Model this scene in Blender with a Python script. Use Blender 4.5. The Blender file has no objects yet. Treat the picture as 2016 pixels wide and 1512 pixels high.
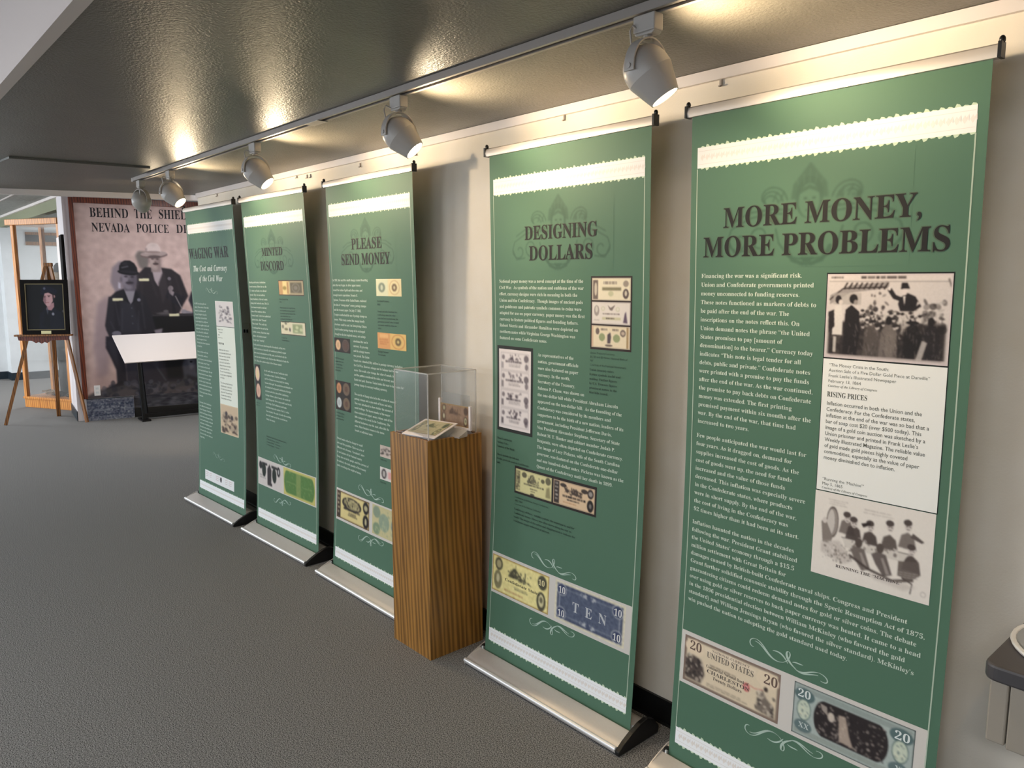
import bpy, math, random
import numpy as np
from mathutils import Vector, Matrix
random.seed(7); np.random.seed(7)
S = bpy.context.scene
C = bpy.context.collection
PI = math.pi

# ------------------------------------------------------------------ camera
cam = bpy.data.cameras.new('camera'); cam.sensor_width = 36.0; cam.sensor_fit = 'HORIZONTAL'
cam.lens = 1494.06 / 2016 * 36.0; cam.clip_start = 0.02; cam.clip_end = 100
co = bpy.data.objects.new('camera', cam); C.objects.link(co)
Fv = Vector((-0.7400, 0.6591, -0.1340)).normalized()
Rv = Fv.cross(Vector((0, 0, 1))).normalized(); Uv = Rv.cross(Fv)
M = Matrix((Rv, Uv, -Fv)).transposed().to_4x4(); M.translation = Vector((0, -2.2512, 1.6858))
co.matrix_world = M
S.camera = co

# ------------------------------------------------------------------ world, light, exposure
w = bpy.data.worlds.new('world'); S.world = w; w.use_nodes = True
bg = w.node_tree.nodes['Background']; bg.inputs[0].default_value = (0.72, 0.84, 1.0, 1); bg.inputs[1].default_value = 3.0
S.view_settings.view_transform = 'Standard'; S.view_settings.look = 'None'
S.view_settings.gamma = 1.0; S.view_settings.use_curve_mapping = False
S.view_settings.exposure = 0.0
S.cycles.transparent_max_bounces = 32

def area(name, loc, rot, sx, sy, power, col, spread=PI):
    l = bpy.data.lights.new(name, 'AREA'); l.shape = 'RECTANGLE'; l.size = sx; l.size_y = sy
    l.energy = power; l.color = col; l.spread = spread
    o = bpy.data.objects.new(name, l); C.objects.link(o); o.location = loc; o.rotation_euler = rot
    return o
DAY = (0.86, 0.93, 1.0)
# daylight through the four windows of the long left wall
for i, x in enumerate((-12.6, -8.4, -4.2, 0.0)):
    area('window_daylight', (x, -6.92, 1.55), (PI/2, 0, 0), 2.6, 1.7, (400, 70, 22, 20)[i], DAY)
LIGHTS = [(-12.8, -2.4, 2.74, 80), (-8.4, -3.4, 2.74, 24), (-3.4, -4.2, 2.74, 62), (0.6, -4.0, 2.74, 68), (-8.6, 0.75, 2.74, 19), (-13.6, 1.2, 2.74, 50)]

# ------------------------------------------------------------------ helpers
def lin(c):
    return tuple((x/255/12.92 if x/255 <= 0.04045 else ((x/255+0.055)/1.055)**2.4) for x in c)

def principled(name, col, rough=0.6, metal=0.0, spec=0.5, attr=False, emit=None, estr=0):
    m = bpy.data.materials.new(name); m.use_nodes = True
    b = m.node_tree.nodes['Principled BSDF']
    b.inputs['Base Color'].default_value = (*lin(col), 1)
    b.inputs['Roughness'].default_value = rough; b.inputs['Metallic'].default_value = metal
    b.inputs['Specular IOR Level'].default_value = spec
    if emit:
        b.inputs['Emission Color'].default_value = (*lin(emit), 1); b.inputs['Emission Strength'].default_value = estr
    if attr:
        a = m.node_tree.nodes.new('ShaderNodeAttribute'); a.attribute_name = 'Col'
        m.node_tree.links.new(a.outputs['Color'], b.inputs['Base Color'])
    return m

def noisy(name, c1, c2, scale, rough=0.7, bump=0.0, bscale=None, detail=6, stretch=None, spec=0.5, metal=0.0, bdist=0.01):
    m = principled(name, c1, rough, metal, spec); nt = m.node_tree; b = nt.nodes['Principled BSDF']
    tc = nt.nodes.new('ShaderNodeTexCoord'); mp = nt.nodes.new('ShaderNodeMapping')
    nt.links.new(tc.outputs['Object'], mp.inputs[0])
    if stretch: mp.inputs['Scale'].default_value = stretch
    n = nt.nodes.new('ShaderNodeTexNoise'); n.inputs['Scale'].default_value = scale; n.inputs['Detail'].default_value = detail
    nt.links.new(mp.outputs[0], n.inputs['Vector'])
    r = nt.nodes.new('ShaderNodeValToRGB'); r.color_ramp.elements[0].position = 0.35; r.color_ramp.elements[1].position = 0.65
    r.color_ramp.elements[0].color = (*lin(c1), 1); r.color_ramp.elements[1].color = (*lin(c2), 1)
    nt.links.new(n.outputs['Fac'], r.inputs[0]); nt.links.new(r.outputs[0], b.inputs['Base Color'])
    if bump:
        n2 = nt.nodes.new('ShaderNodeTexNoise'); n2.inputs['Scale'].default_value = bscale or scale; n2.inputs['Detail'].default_value = 3
        nt.links.new(mp.outputs[0], n2.inputs['Vector'])
        bu = nt.nodes.new('ShaderNodeBump'); bu.inputs['Strength'].default_value = bump; bu.inputs['Distance'].default_value = bdist
        nt.links.new(n2.outputs['Fac'], bu.inputs['Height']); nt.links.new(bu.outputs[0], b.inputs['Normal'])
    return m

def woodmat(name, c1, c2, scale=18, rough=0.45, stretch=(1, 1, 0.06), wide=(.25, .7)):
    m = principled(name, c1, rough); nt = m.node_tree; b = nt.nodes['Principled BSDF']
    tc = nt.nodes.new('ShaderNodeTexCoord'); mp = nt.nodes.new('ShaderNodeMapping'); mp.inputs['Scale'].default_value = stretch
    nt.links.new(tc.outputs['Object'], mp.inputs[0])
    n = nt.nodes.new('ShaderNodeTexNoise'); n.inputs['Scale'].default_value = scale; n.inputs['Detail'].default_value = 5; n.inputs['Distortion'].default_value = 0.4
    nt.links.new(mp.outputs[0], n.inputs['Vector'])
    wv = nt.nodes.new('ShaderNodeTexWave'); wv.inputs['Scale'].default_value = scale*1.1; wv.inputs['Distortion'].default_value = 5.0
    wv.inputs['Detail'].default_value = 3; wv.inputs['Detail Scale'].default_value = 1.2
    wv.bands_direction = 'DIAGONAL'
    nt.links.new(mp.outputs[0], wv.inputs['Vector'])
    mx = nt.nodes.new('ShaderNodeMix'); mx.data_type = 'FLOAT'; mx.inputs[0].default_value = 0.5
    nt.links.new(n.outputs['Fac'], mx.inputs[2]); nt.links.new(wv.outputs['Fac'], mx.inputs[3])
    r = nt.nodes.new('ShaderNodeValToRGB'); r.color_ramp.elements[0].position = wide[0]; r.color_ramp.elements[1].position = wide[1]
    r.color_ramp.elements[0].color = (*lin(c1), 1); r.color_ramp.elements[1].color = (*lin(c2), 1)
    nt.links.new(mx.outputs[0], r.inputs[0]); nt.links.new(r.outputs[0], b.inputs['Base Color'])
    return m

class MB:
    def __init__(s): s.v = []; s.f = []
    def add(s, vs, fs):
        k = len(s.v); s.v += [tuple(x) for x in vs]; s.f += [tuple(i+k for i in f) for f in fs]; return s
    def box(s, x0, y0, z0, x1, y1, z1):
        return s.add([(x0,y0,z0),(x1,y0,z0),(x1,y1,z0),(x0,y1,z0),(x0,y0,z1),(x1,y0,z1),(x1,y1,z1),(x0,y1,z1)],
            [(0,3,2,1),(4,5,6,7),(0,1,5,4),(1,2,6,5),(2,3,7,6),(3,0,4,7)])
    def beam(s, a, b, wx, wy, up=(0,0,1)):      # rectangular bar from a to b
        a = Vector(a); b = Vector(b); d = (b-a).normalized(); r = d.cross(Vector(up))
        if r.length < 1e-4: r = d.cross(Vector((1,0,0)))
        r.normalize(); u = r.cross(d); r = r*wx/2; u = u*wy/2
        return s.add([a-r-u,a+r-u,a+r+u,a-r+u,b-r-u,b+r-u,b+r+u,b-r+u],
            [(0,3,2,1),(4,5,6,7),(0,1,5,4),(1,2,6,5),(2,3,7,6),(3,0,4,7)])
    def tube(s, pts, r, n=10, cap=True):
        pts = [Vector(p) for p in pts]; rr = r if isinstance(r, (list, tuple)) else [r]*len(pts); rings = []; pu = None
        for i, p in enumerate(pts):
            d = (pts[min(i+1, len(pts)-1)] - pts[max(i-1, 0)]).normalized()
            if pu is None:
                u = d.cross(Vector((0,0,1)));  u = u if u.length > 1e-3 else d.cross(Vector((1,0,0)))
            else: u = pu - d*pu.dot(d)
            u.normalize(); pu = u; q = d.cross(u)
            rings.append([p + u*math.cos(2*PI*k/n)*rr[i] + q*math.sin(2*PI*k/n)*rr[i] for k in range(n)])
        vs = [x for R_ in rings for x in R_]; fs = []
        for i in range(len(rings)-1):
            for k in range(n):
                a = i*n+k; b = i*n+(k+1) % n; fs.append((a, b, b+n, a+n))
        if cap: fs += [tuple(range(n))[::-1], tuple(range((len(rings)-1)*n, len(rings)*n))]
        return s.add(vs, fs)
    def prism(s, poly, a, b, axis='x'):         # closed polygon swept between a and b
        n = len(poly)
        def P(p, t):
            return (t, p[0], p[1]) if axis == 'x' else (p[0], t, p[1]) if axis == 'y' else (p[0], p[1], t)
        return s.add([P(p, a) for p in poly]+[P(p, b) for p in poly],
            [tuple(range(n))[::-1], tuple(range(n, 2*n))]+[(i, (i+1) % n, (i+1) % n+n, i+n) for i in range(n)])
    def lathe(s, prof, n=24, mat=None, capa=True, capb=True):   # profile (r, z) about local z, optional Matrix
        vs = []; fs = []
        for r, z in prof:
            for k in range(n): vs.append((r*math.cos(2*PI*k/n), r*math.sin(2*PI*k/n), z))
        for i in range(len(prof)-1):
            for k in range(n):
                a = i*n+k; b = i*n+(k+1) % n; fs.append((a, b, b+n, a+n))
        if capa: fs.append(tuple(range(n))[::-1])
        if capb: fs.append(tuple(range((len(prof)-1)*n, len(prof)*n)))
        if mat is not None: vs = [mat @ Vector(v) for v in vs]
        return s.add(vs, fs)
    def ball(s, c, rx, ry, rz, n=14):
        prof = [(math.sin(PI*i/8), -math.cos(PI*i/8)) for i in range(9)]
        k = len(s.v); s.lathe([(max(r, 1e-3), z) for r, z in prof], n)
        for i in range(k, len(s.v)):
            v = s.v[i]; s.v[i] = (c[0]+v[0]*rx, c[1]+v[1]*ry, c[2]+v[2]*rz)
        return s

def obj(name, mb, mat, parent=None, loc=(0,0,0), rot=(0,0,0), smooth=False, bevel=0, kind=None, ang=40):
    me = bpy.data.meshes.new(name); me.from_pydata([tuple(v) for v in mb.v], [], mb.f); me.update()
    import bmesh
    b = bmesh.new(); b.from_mesh(me); bmesh.ops.recalc_face_normals(b, faces=b.faces); b.to_mesh(me); b.free()
    me.materials.append(mat); o = bpy.data.objects.new(name, me); C.objects.link(o)
    o.location = loc; o.rotation_euler = rot
    if parent: o.parent = parent
    if smooth:
        me.polygons.foreach_set('use_smooth', [True]*len(me.polygons))
        try: me.set_sharp_from_angle(angle=math.radians(ang))
        except Exception: pass
    if bevel:
        md = o.modifiers.new('bevel', 'BEVEL'); md.width = bevel; md.segments = 2; md.limit_method = 'ANGLE'
    if kind: o['kind'] = kind
    return o

def thing(name, label, cat, loc=(0,0,0), rz=0, group=None):
    o = bpy.data.objects.new(name, None); C.objects.link(o); o.location = loc; o.rotation_euler = (0, 0, rz)
    o.empty_display_size = 0.1
    return tag(o, label, cat, group)
def tag(o, label, cat, group=None):
    o['label'] = label; o['category'] = cat
    if group: o['group'] = group
    return o
def struct(name, mb, mat, **k): return obj(name, mb, mat, kind='structure', **k)

# ------------------------------------------------------------------ materials
M_carpet = noisy('carpet', (52, 52, 51), (160, 158, 155), 240, 0.95, 0.4, 420, 2, spec=0.1, bdist=0.004)
M_wall = noisy('wall_paint', (222, 211, 194), (226, 216, 201), 6, 0.75, 0.25, 160, spec=0.3, bdist=0.002)
M_ceil = noisy('ceiling_paint', (99, 95, 87), (105, 101, 92), 5, 0.36, 0.9, 120, spec=0.3, bdist=0.003)
M_trim = principled('white_trim', (222, 212, 206), 0.4)
M_base = principled('black_baseboard', (12, 13, 15), 0.4)
M_bteal = principled('dark_teal_baseboard', (26, 38, 46), 0.4)
M_white = noisy('white_paint', (206, 208, 208), (214, 216, 216), 4, 0.6, 0.1, 90, bdist=0.001)
M_warmwhite = principled('white_sheetrock', (208, 200, 200), 0.6)
M_fascia = principled('fascia_paint', (205, 192, 186), 0.7)
M_olive = principled('bulkhead_paint', (128, 130, 104), 0.7)
M_tile = noisy('acoustic_tile', (140, 140, 134), (160, 160, 154), 30, 0.9, 0.5, 90)
M_alum = noisy('brushed_aluminium', (206, 200, 194), (214, 208, 203), 60, 0.42, 0, stretch=(1, 30, 30), metal=0.55)
M_rail = principled('satin_rail', (192, 184, 176), 0.45, 0.35)
M_lip = principled('polished_aluminium', (242, 240, 238), 0.35, 0.5)
M_black = principled('black_plastic', (18, 18, 19), 0.35)
M_blackm = principled('black_steel', (9, 9, 10), 0.4, 0.3)
M_print = principled('printed_banner', (80, 120, 95), 0.58, spec=0.22, attr=True)
M_paper = principled('printed_paper', (80, 120, 95), 0.6, spec=0.3, attr=True)
M_fix = principled('white_fixture', (176, 168, 160), 0.38)
M_track = principled('track_metal', (150, 140, 132), 0.4, 0.1)
M_groove = principled('track_groove', (30, 26, 23), 0.5)
M_lamp = principled('lamp_glow', (255, 244, 220), 0.5, emit=(255, 226, 180), estr=30)
M_diff = principled('diffuser_glow', (255, 255, 255), 0.5, emit=(244, 248, 255), estr=4)
M_wood = woodmat('walnut_laminate', (98, 64, 24), (178, 126, 58), 22, 0.4, wide=(.12, .88))
M_oak = woodmat('honey_oak', (164, 96, 34), (204, 138, 62), 16, 0.35)
M_easel = woodmat('easel_wood', (96, 58, 24), (150, 98, 48), 20, 0.45)
M_mahog = woodmat('mahogany_frame', (72, 26, 12), (122, 54, 28), 20, 0.35)
M_felt = noisy('maroon_felt', (58, 14, 18), (72, 20, 24), 120, 0.9)
M_gold = principled('gold_fillet', (112, 100, 70), 0.5, 0.4)
M_brass = principled('brass_plate', (206, 196, 146), 0.4, 0.3)
M_frame = principled('black_frame', (16, 12, 10), 0.7, spec=0.12)
M_steel = principled('stainless_steel', (200, 200, 198), 0.18, 1.0)
M_dgrey = principled('grey_fountain_top', (66, 63, 64), 0.42)
M_beige = principled('beige_enamel', (150, 140, 126), 0.45)
M_board = principled('white_panel', (238, 226, 220), 0.45)
M_cloth = principled('black_cloth', (16, 15, 17), 0.9)
M_bone = principled('pale_plinth', (170, 160, 140), 0.8)
M_rope = noisy('tan_rope', (120, 104, 84), (160, 142, 118), 60, 0.9)
M_ply = principled('outlet_plastic', (232, 228, 226), 0.4)

def glassmat(name, tint=(1, 1, 1), refl=1.0, milk=0.0):
    m = bpy.data.materials.new(name); m.use_nodes = True; nt = m.node_tree; nt.nodes.clear()
    out = nt.nodes.new('ShaderNodeOutputMaterial'); tr = nt.nodes.new('ShaderNodeBsdfTransparent'); tr.inputs[0].default_value = (*tint, 1)
    gl = nt.nodes.new('ShaderNodeBsdfGlossy'); gl.inputs['Roughness'].default_value = 0.03
    fr = nt.nodes.new('ShaderNodeFresnel'); fr.inputs[0].default_value = 1.46
    mx = nt.nodes.new('ShaderNodeMixShader'); mu = nt.nodes.new('ShaderNodeMath'); mu.operation = 'MULTIPLY'; mu.inputs[1].default_value = refl
    nt.links.new(fr.outputs[0], mu.inputs[0]); nt.links.new(mu.outputs[0], mx.inputs[0])
    last = tr.outputs[0]
    if milk:
        df = nt.nodes.new('ShaderNodeBsdfDiffuse'); df.inputs[0].default_value = (0.85, 0.82, 0.78, 1); m2 = nt.nodes.new('ShaderNodeMixShader'); m2.inputs[0].default_value = milk
        nt.links.new(tr.outputs[0], m2.inputs[1]); nt.links.new(df.outputs[0], m2.inputs[2]); last = m2.outputs[0]
    nt.links.new(last, mx.inputs[1]); nt.links.new(gl.outputs[0], mx.inputs[2]); nt.links.new(mx.outputs[0], out.inputs[0])
    return m
M_glass = glassmat('clear_acrylic', (0.996, 0.997, 0.996), 0.30, 0.018)  # slight diffuse milk imitates the pale haze of light on the panes
M_edge = glassmat('acrylic_edge', (0.97, 0.96, 0.94), 0.5, 0.38)

# ------------------------------------------------------------------ room shell
ZC = 2.38; ZH = 2.75
struct('floor', MB().box(-16.2, -7.2, -0.1, 4.2, 2.6, 0), M_carpet)
# low ceiling over the banner wall; its far end is cut a little askew
struct('ceiling', MB().prism([(-6.93-0.18, -1.70), (4.0, -1.70), (4.0, 0.0), (-6.47, 0.0), (-6.45, 0.08)], ZC, ZC+0.12, 'z'), M_ceil)
struct('trim_1', MB().prism([(-7.14, -1.72), (-6.455, 0.10), (-6.405, 0.10), (-7.09, -1.72)], ZC-0.042, ZC-0.001, 'z'), M_trim)   # lip along the far end
struct('trim_2', MB().box(-7.1, -1.74, ZC-0.004, 4.0, -1.701, ZH), M_fascia)                               # upright fascia over the open side
struct('ceiling_high', MB().box(-16.0, -7.0, ZH, 4.0, -1.74, ZH+0.1).box(-16.0, -1.74, ZH, -6.4, 2.4, ZH+0.1), M_tile)
struct('wall_right', MB().box(-6.30, 0.0, 0, 4.0, 0.16, ZC).box(-6.30, 0.16, 0, -6.2, 2.4, ZH), M_wall)
struct('wall_back', MB().box(4.0, -7.0, 0, 4.2, 0.2, ZH), M_white)
struct('trim_3', MB().box(-6.30, -0.016, 2.343, 4.0, -0.001, ZC-0.001), M_trim)                          # white board where wall meets ceiling
struct('baseboard_right', MB().box(-6.31, -0.012, 0, 4.0, -0.001, 0.1).box(-6.31, -0.018, 0, 4.0, -0.012, 0.012), M_base)
# long left wall with four windows
mb = MB(); xs = [-14.0, -12.6, -8.4, -4.2, 0.0, 1.4]
edges = [-16.0]
for x in (-12.6, -8.4, -4.2, 0.0): edges += [x-1.3, x+1.3]
edges.append(4.0)
for i in range(0, len(edges), 2): mb.box(edges[i], -7.0, 0, edges[i+1], -6.85, ZH)
for x in (-12.6, -8.4, -4.2, 0.0): mb.box(x-1.3, -7.0, 0, x+1.3, -6.85, 0.7).box(x-1.3, -7.0, 2.4, x+1.3, -6.85, ZH)
struct('wall_left', mb, M_white)
for i, x in enumerate((-12.6, -8.4, -4.2, 0.0)):
    wf = struct('window_%d' % (i+1), MB().box(x-1.3, -6.96, 0.7, x-1.25, -6.9, 2.4).box(x+1.25, -6.96, 0.7, x+1.3, -6.9, 2.4)
        .box(x-1.25, -6.96, 0.7, x+1.25, -6.9, 0.75).box(x-1.25, -6.96, 2.35, x+1.25, -6.9, 2.4).box(x-0.02, -6.96, 0.75, x+0.02, -6.9, 2.35), M_white)
    obj('pane', MB().box(x-1.25, -6.985, 0.75, x+1.25, -6.98, 2.35), M_glass, wf)
# far wall: a shallow step towards the left
struct('wall_far', MB().box(-15.9, -7.0, 0, -15.7, 2.4, ZH).box(-15.7, -0.06, 0, -15.35, 2.4, ZH), M_white)
struct('baseboard_far', MB().box(-15.7, -6.9, 0, -15.685, -0.06, 0.13).box(-15.7, -0.075, 0, -15.335, -0.06, 0.13).box(-15.35, -0.06, 0, -15.335, 2.4, 0.13), M_bteal)
struct('wall_side', MB().box(-16.0, 2.4, 0, -6.2, 2.55, ZH), M_white)
# bulkhead running away from the partition, with the white ceiling angle above it
struct('wall_bulkhead', MB().box(-15.35, -0.05, 2.58, -10.62, 0.05, ZH), M_olive)
struct('trim_4', MB().box(-15.35, -0.085, 2.715, -10.62, -0.051, ZH-0.001), M_trim)
# transom opening trim on the far wall
tw = struct('trim_5', MB().box(-15.35, 0.30, 2.30, -15.31, 1.4, 2.36).box(-15.35, 0.30, 2.475, -15.31, 1.4, 2.52), M_easel)
obj('dark_pane', MB().box(-15.348, 0.30, 2.36, -15.33, 1.4, 2.475), M_black, tw)
gb = MB()
for i in range(16): gb.box(-15.7+.61*i, -6.85, ZH-.004, -15.675+.61*i, -1.75, ZH-.0005)
for i in range(9): gb.box(-15.7, -6.8+.61*i, ZH-.0045, 3.9, -6.775+.61*i, ZH-.0005)
for i in range(10): gb.box(-15.6, -1.7+.61*i if -1.7+.61*i < 2.3 else 2.3, ZH-.0045, -7.2, -1.675+.61*i if -1.675+.61*i < 2.32 else 2.32, ZH-.0005)
struct('trim_7', gb, M_trim)
# flat cover strip on the low ceiling
struct('trim_6', MB().prism([(-5.50, -1.47), (-5.14, -1.441), (-5.03, -0.729), (-5.345, -0.70)], ZC-0.012, ZC-0.0005, 'z'), M_ceil)

for i, (x, y, z, p) in enumerate(LIGHTS):
    r = thing('ceiling_light', 'flush white ceiling light panel glowing over %s' % ('the far end of the hall, leftmost in view', 'the middle of the open hall', 'the hall beside the exhibit, out of frame', 'the hall behind the viewer', 'the police mural', 'the far right alcove')[i], 'ceiling light', (x, y, ZH))
    obj('frame', MB().box(-0.62, -0.32, -0.02, 0.62, -0.29, -0.001).box(-0.62, 0.29, -0.02, 0.62, 0.32, -0.001).box(-0.62, -0.29, -0.02, -0.59, 0.29, -0.001).box(0.59, -0.29, -0.02, 0.62, 0.29, -0.001), M_trim, r)
    obj('diffuser', MB().box(-0.59, -0.29, -0.012, 0.59, 0.29, -0.001), M_diff, r)
    area('panel_light', (x, y, z-0.02), (0, 0, 0), 1.15, 0.55, p, (0.97, 0.98, 1.0))
# ------------------------------------------------------------------ flat print: small drawn pictures held as vertex colours
class Ras:
    def __init__(s, w, h, bg, ss=2):
        s.w, s.h, s.ss = w, h, ss; s.W, s.H = w*ss, h*ss
        s.a = np.ones((s.H, s.W, 3))*np.array(bg, float)
        s.X, s.Y = np.meshgrid((np.arange(s.W)+.5)/s.W, (np.arange(s.H)+.5)/s.H)
        s.asp = w/h
    def _put(s, m, col, alpha, blur=0):
        if blur: m = s._blur(m.astype(float), blur)
        m = (m*alpha)[..., None]; s.a = s.a*(1-m)+np.array(col, float)*m; return s
    def _blur(s, m, r):
        r = max(1, int(r*s.W))
        for ax in (0, 1):
            for _ in range(2):
                c = np.cumsum(np.pad(m, [(r+1, r) if k == ax else (0, 0) for k in (0, 1)] + ([(0, 0)] if m.ndim == 3 else []), mode='edge'), axis=ax)
                m = (np.take(c, range(2*r+1, c.shape[ax]), ax)-np.take(c, range(0, c.shape[ax]-2*r-1), ax))/(2*r+1)
        return m
    def rect(s, x0, y0, x1, y1, col, alpha=1, blur=0):
        return s._put((s.X >= x0) & (s.X <= x1) & (s.Y >= y0) & (s.Y <= y1), col, alpha, blur)
    def frame(s, x0, y0, x1, y1, t, col, alpha=1):
        ty = t*s.asp; o = (s.X >= x0) & (s.X <= x1) & (s.Y >= y0) & (s.Y <= y1); i = (s.X >= x0+t) & (s.X <= x1-t) & (s.Y >= y0+ty) & (s.Y <= y1-ty)
        return s._put(o & ~i, col, alpha)
    def ell(s, cx, cy, rx, ry, col, alpha=1, blur=0, rot=0, ring=0):
        dx = s.X-cx; dy = (s.Y-cy)/s.asp; ry = ry/s.asp; c, n = math.cos(rot), math.sin(rot)
        u = (dx*c+dy*n)/rx; v = (-dx*n+dy*c)/ry; d = u*u+v*v
        m = (d <= 1) & (d >= (1-ring)**2) if ring else d <= 1
        return s._put(m, col, alpha, blur)
    def poly(s, pts, col, alpha=1, blur=0):
        xs = [p[0] for p in pts]; ys = [p[1] for p in pts]
        i0, i1 = max(0, int(min(xs)*s.W)-1), min(s.W, int(max(xs)*s.W)+2); j0, j1 = max(0, int(min(ys)*s.H)-1), min(s.H, int(max(ys)*s.H)+2)
        if i1 <= i0 or j1 <= j0: return s
        X, Y = s.X[j0:j1, i0:i1], s.Y[j0:j1, i0:i1]; m = np.zeros(X.shape, bool)
        for k in range(len(pts)):
            (xa, ya), (xb, yb) = pts[k-1], pts[k]
            if ya == yb: continue
            m ^= ((Y < ya) != (Y < yb)) & (X < (xb-xa)*(Y-ya)/(yb-ya)+xa)
        full = np.zeros(s.X.shape, bool); full[j0:j1, i0:i1] = m
        return s._put(full, col, alpha, blur)
    def line(s, pts, wd, col, alpha=1, blur=0):
        m = np.zeros(s.X.shape, bool)
        for (xa, ya), (xb, yb) in zip(pts[:-1], pts[1:]):
            ya_, yb_ = ya/s.asp, yb/s.asp; Y = s.Y/s.asp; dx, dy = xb-xa, yb_-ya_; L = dx*dx+dy*dy+1e-9
            t = np.clip(((s.X-xa)*dx+(Y-ya_)*dy)/L, 0, 1); m |= (s.X-xa-t*dx)**2+(Y-ya_-t*dy)**2 <= (wd/2)**2
        return s._put(m, col, alpha, blur)
    def words(s, x0, y0, x1, y1, n, col, alpha=0.8, seed=1, h=0.5):   # rows of tiny illegible engraving
        rs = random.Random(seed); p = (y1-y0)/n
        for i in range(n):
            x = x0+rs.random()*0.1*(x1-x0); e = x1-rs.random()*0.2*(x1-x0)
            while x < e:
                wd = (0.04+0.08*rs.random())*(x1-x0)*1.6; s.rect(x, y0+i*p, min(x+wd, e), y0+i*p+p*h, col, alpha*(0.6+0.4*rs.random())); x += wd+0.02*(x1-x0)
        return s
    def mottle(s, box, dark, light, n, size, seed, alpha=0.8):        # crowd-like blotches
        rs = random.Random(seed); x0, y0, x1, y1 = box
        for i in range(n):
            c = dark if rs.random() < 0.55 else light
            s.ell(x0+(x1-x0)*rs.random(), y0+(y1-y0)*rs.random(), size*(0.4+rs.random()), size*s.asp*(0.4+rs.random()), c, alpha*(0.5+0.5*rs.random()), 0, rs.random()*3)
        return s
    def grain(s, amt, seed=0, blur=0):
        n = np.random.RandomState(seed).randn(s.H, s.W)
        if blur: n = s._blur(n, blur); n /= n.std()
        s.a = s.a+n[..., None]*amt; return s
    def soften(s, r): s.a = s._blur(s.a, r); return s
    def out(s):
        a = np.clip(s.a, 0, 255).reshape(s.h, s.ss, s.w, s.ss, 3).mean((1, 3))/255
        return np.where(a <= 0.04045, a/12.92, ((a+0.055)/1.055)**2.4)

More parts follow.
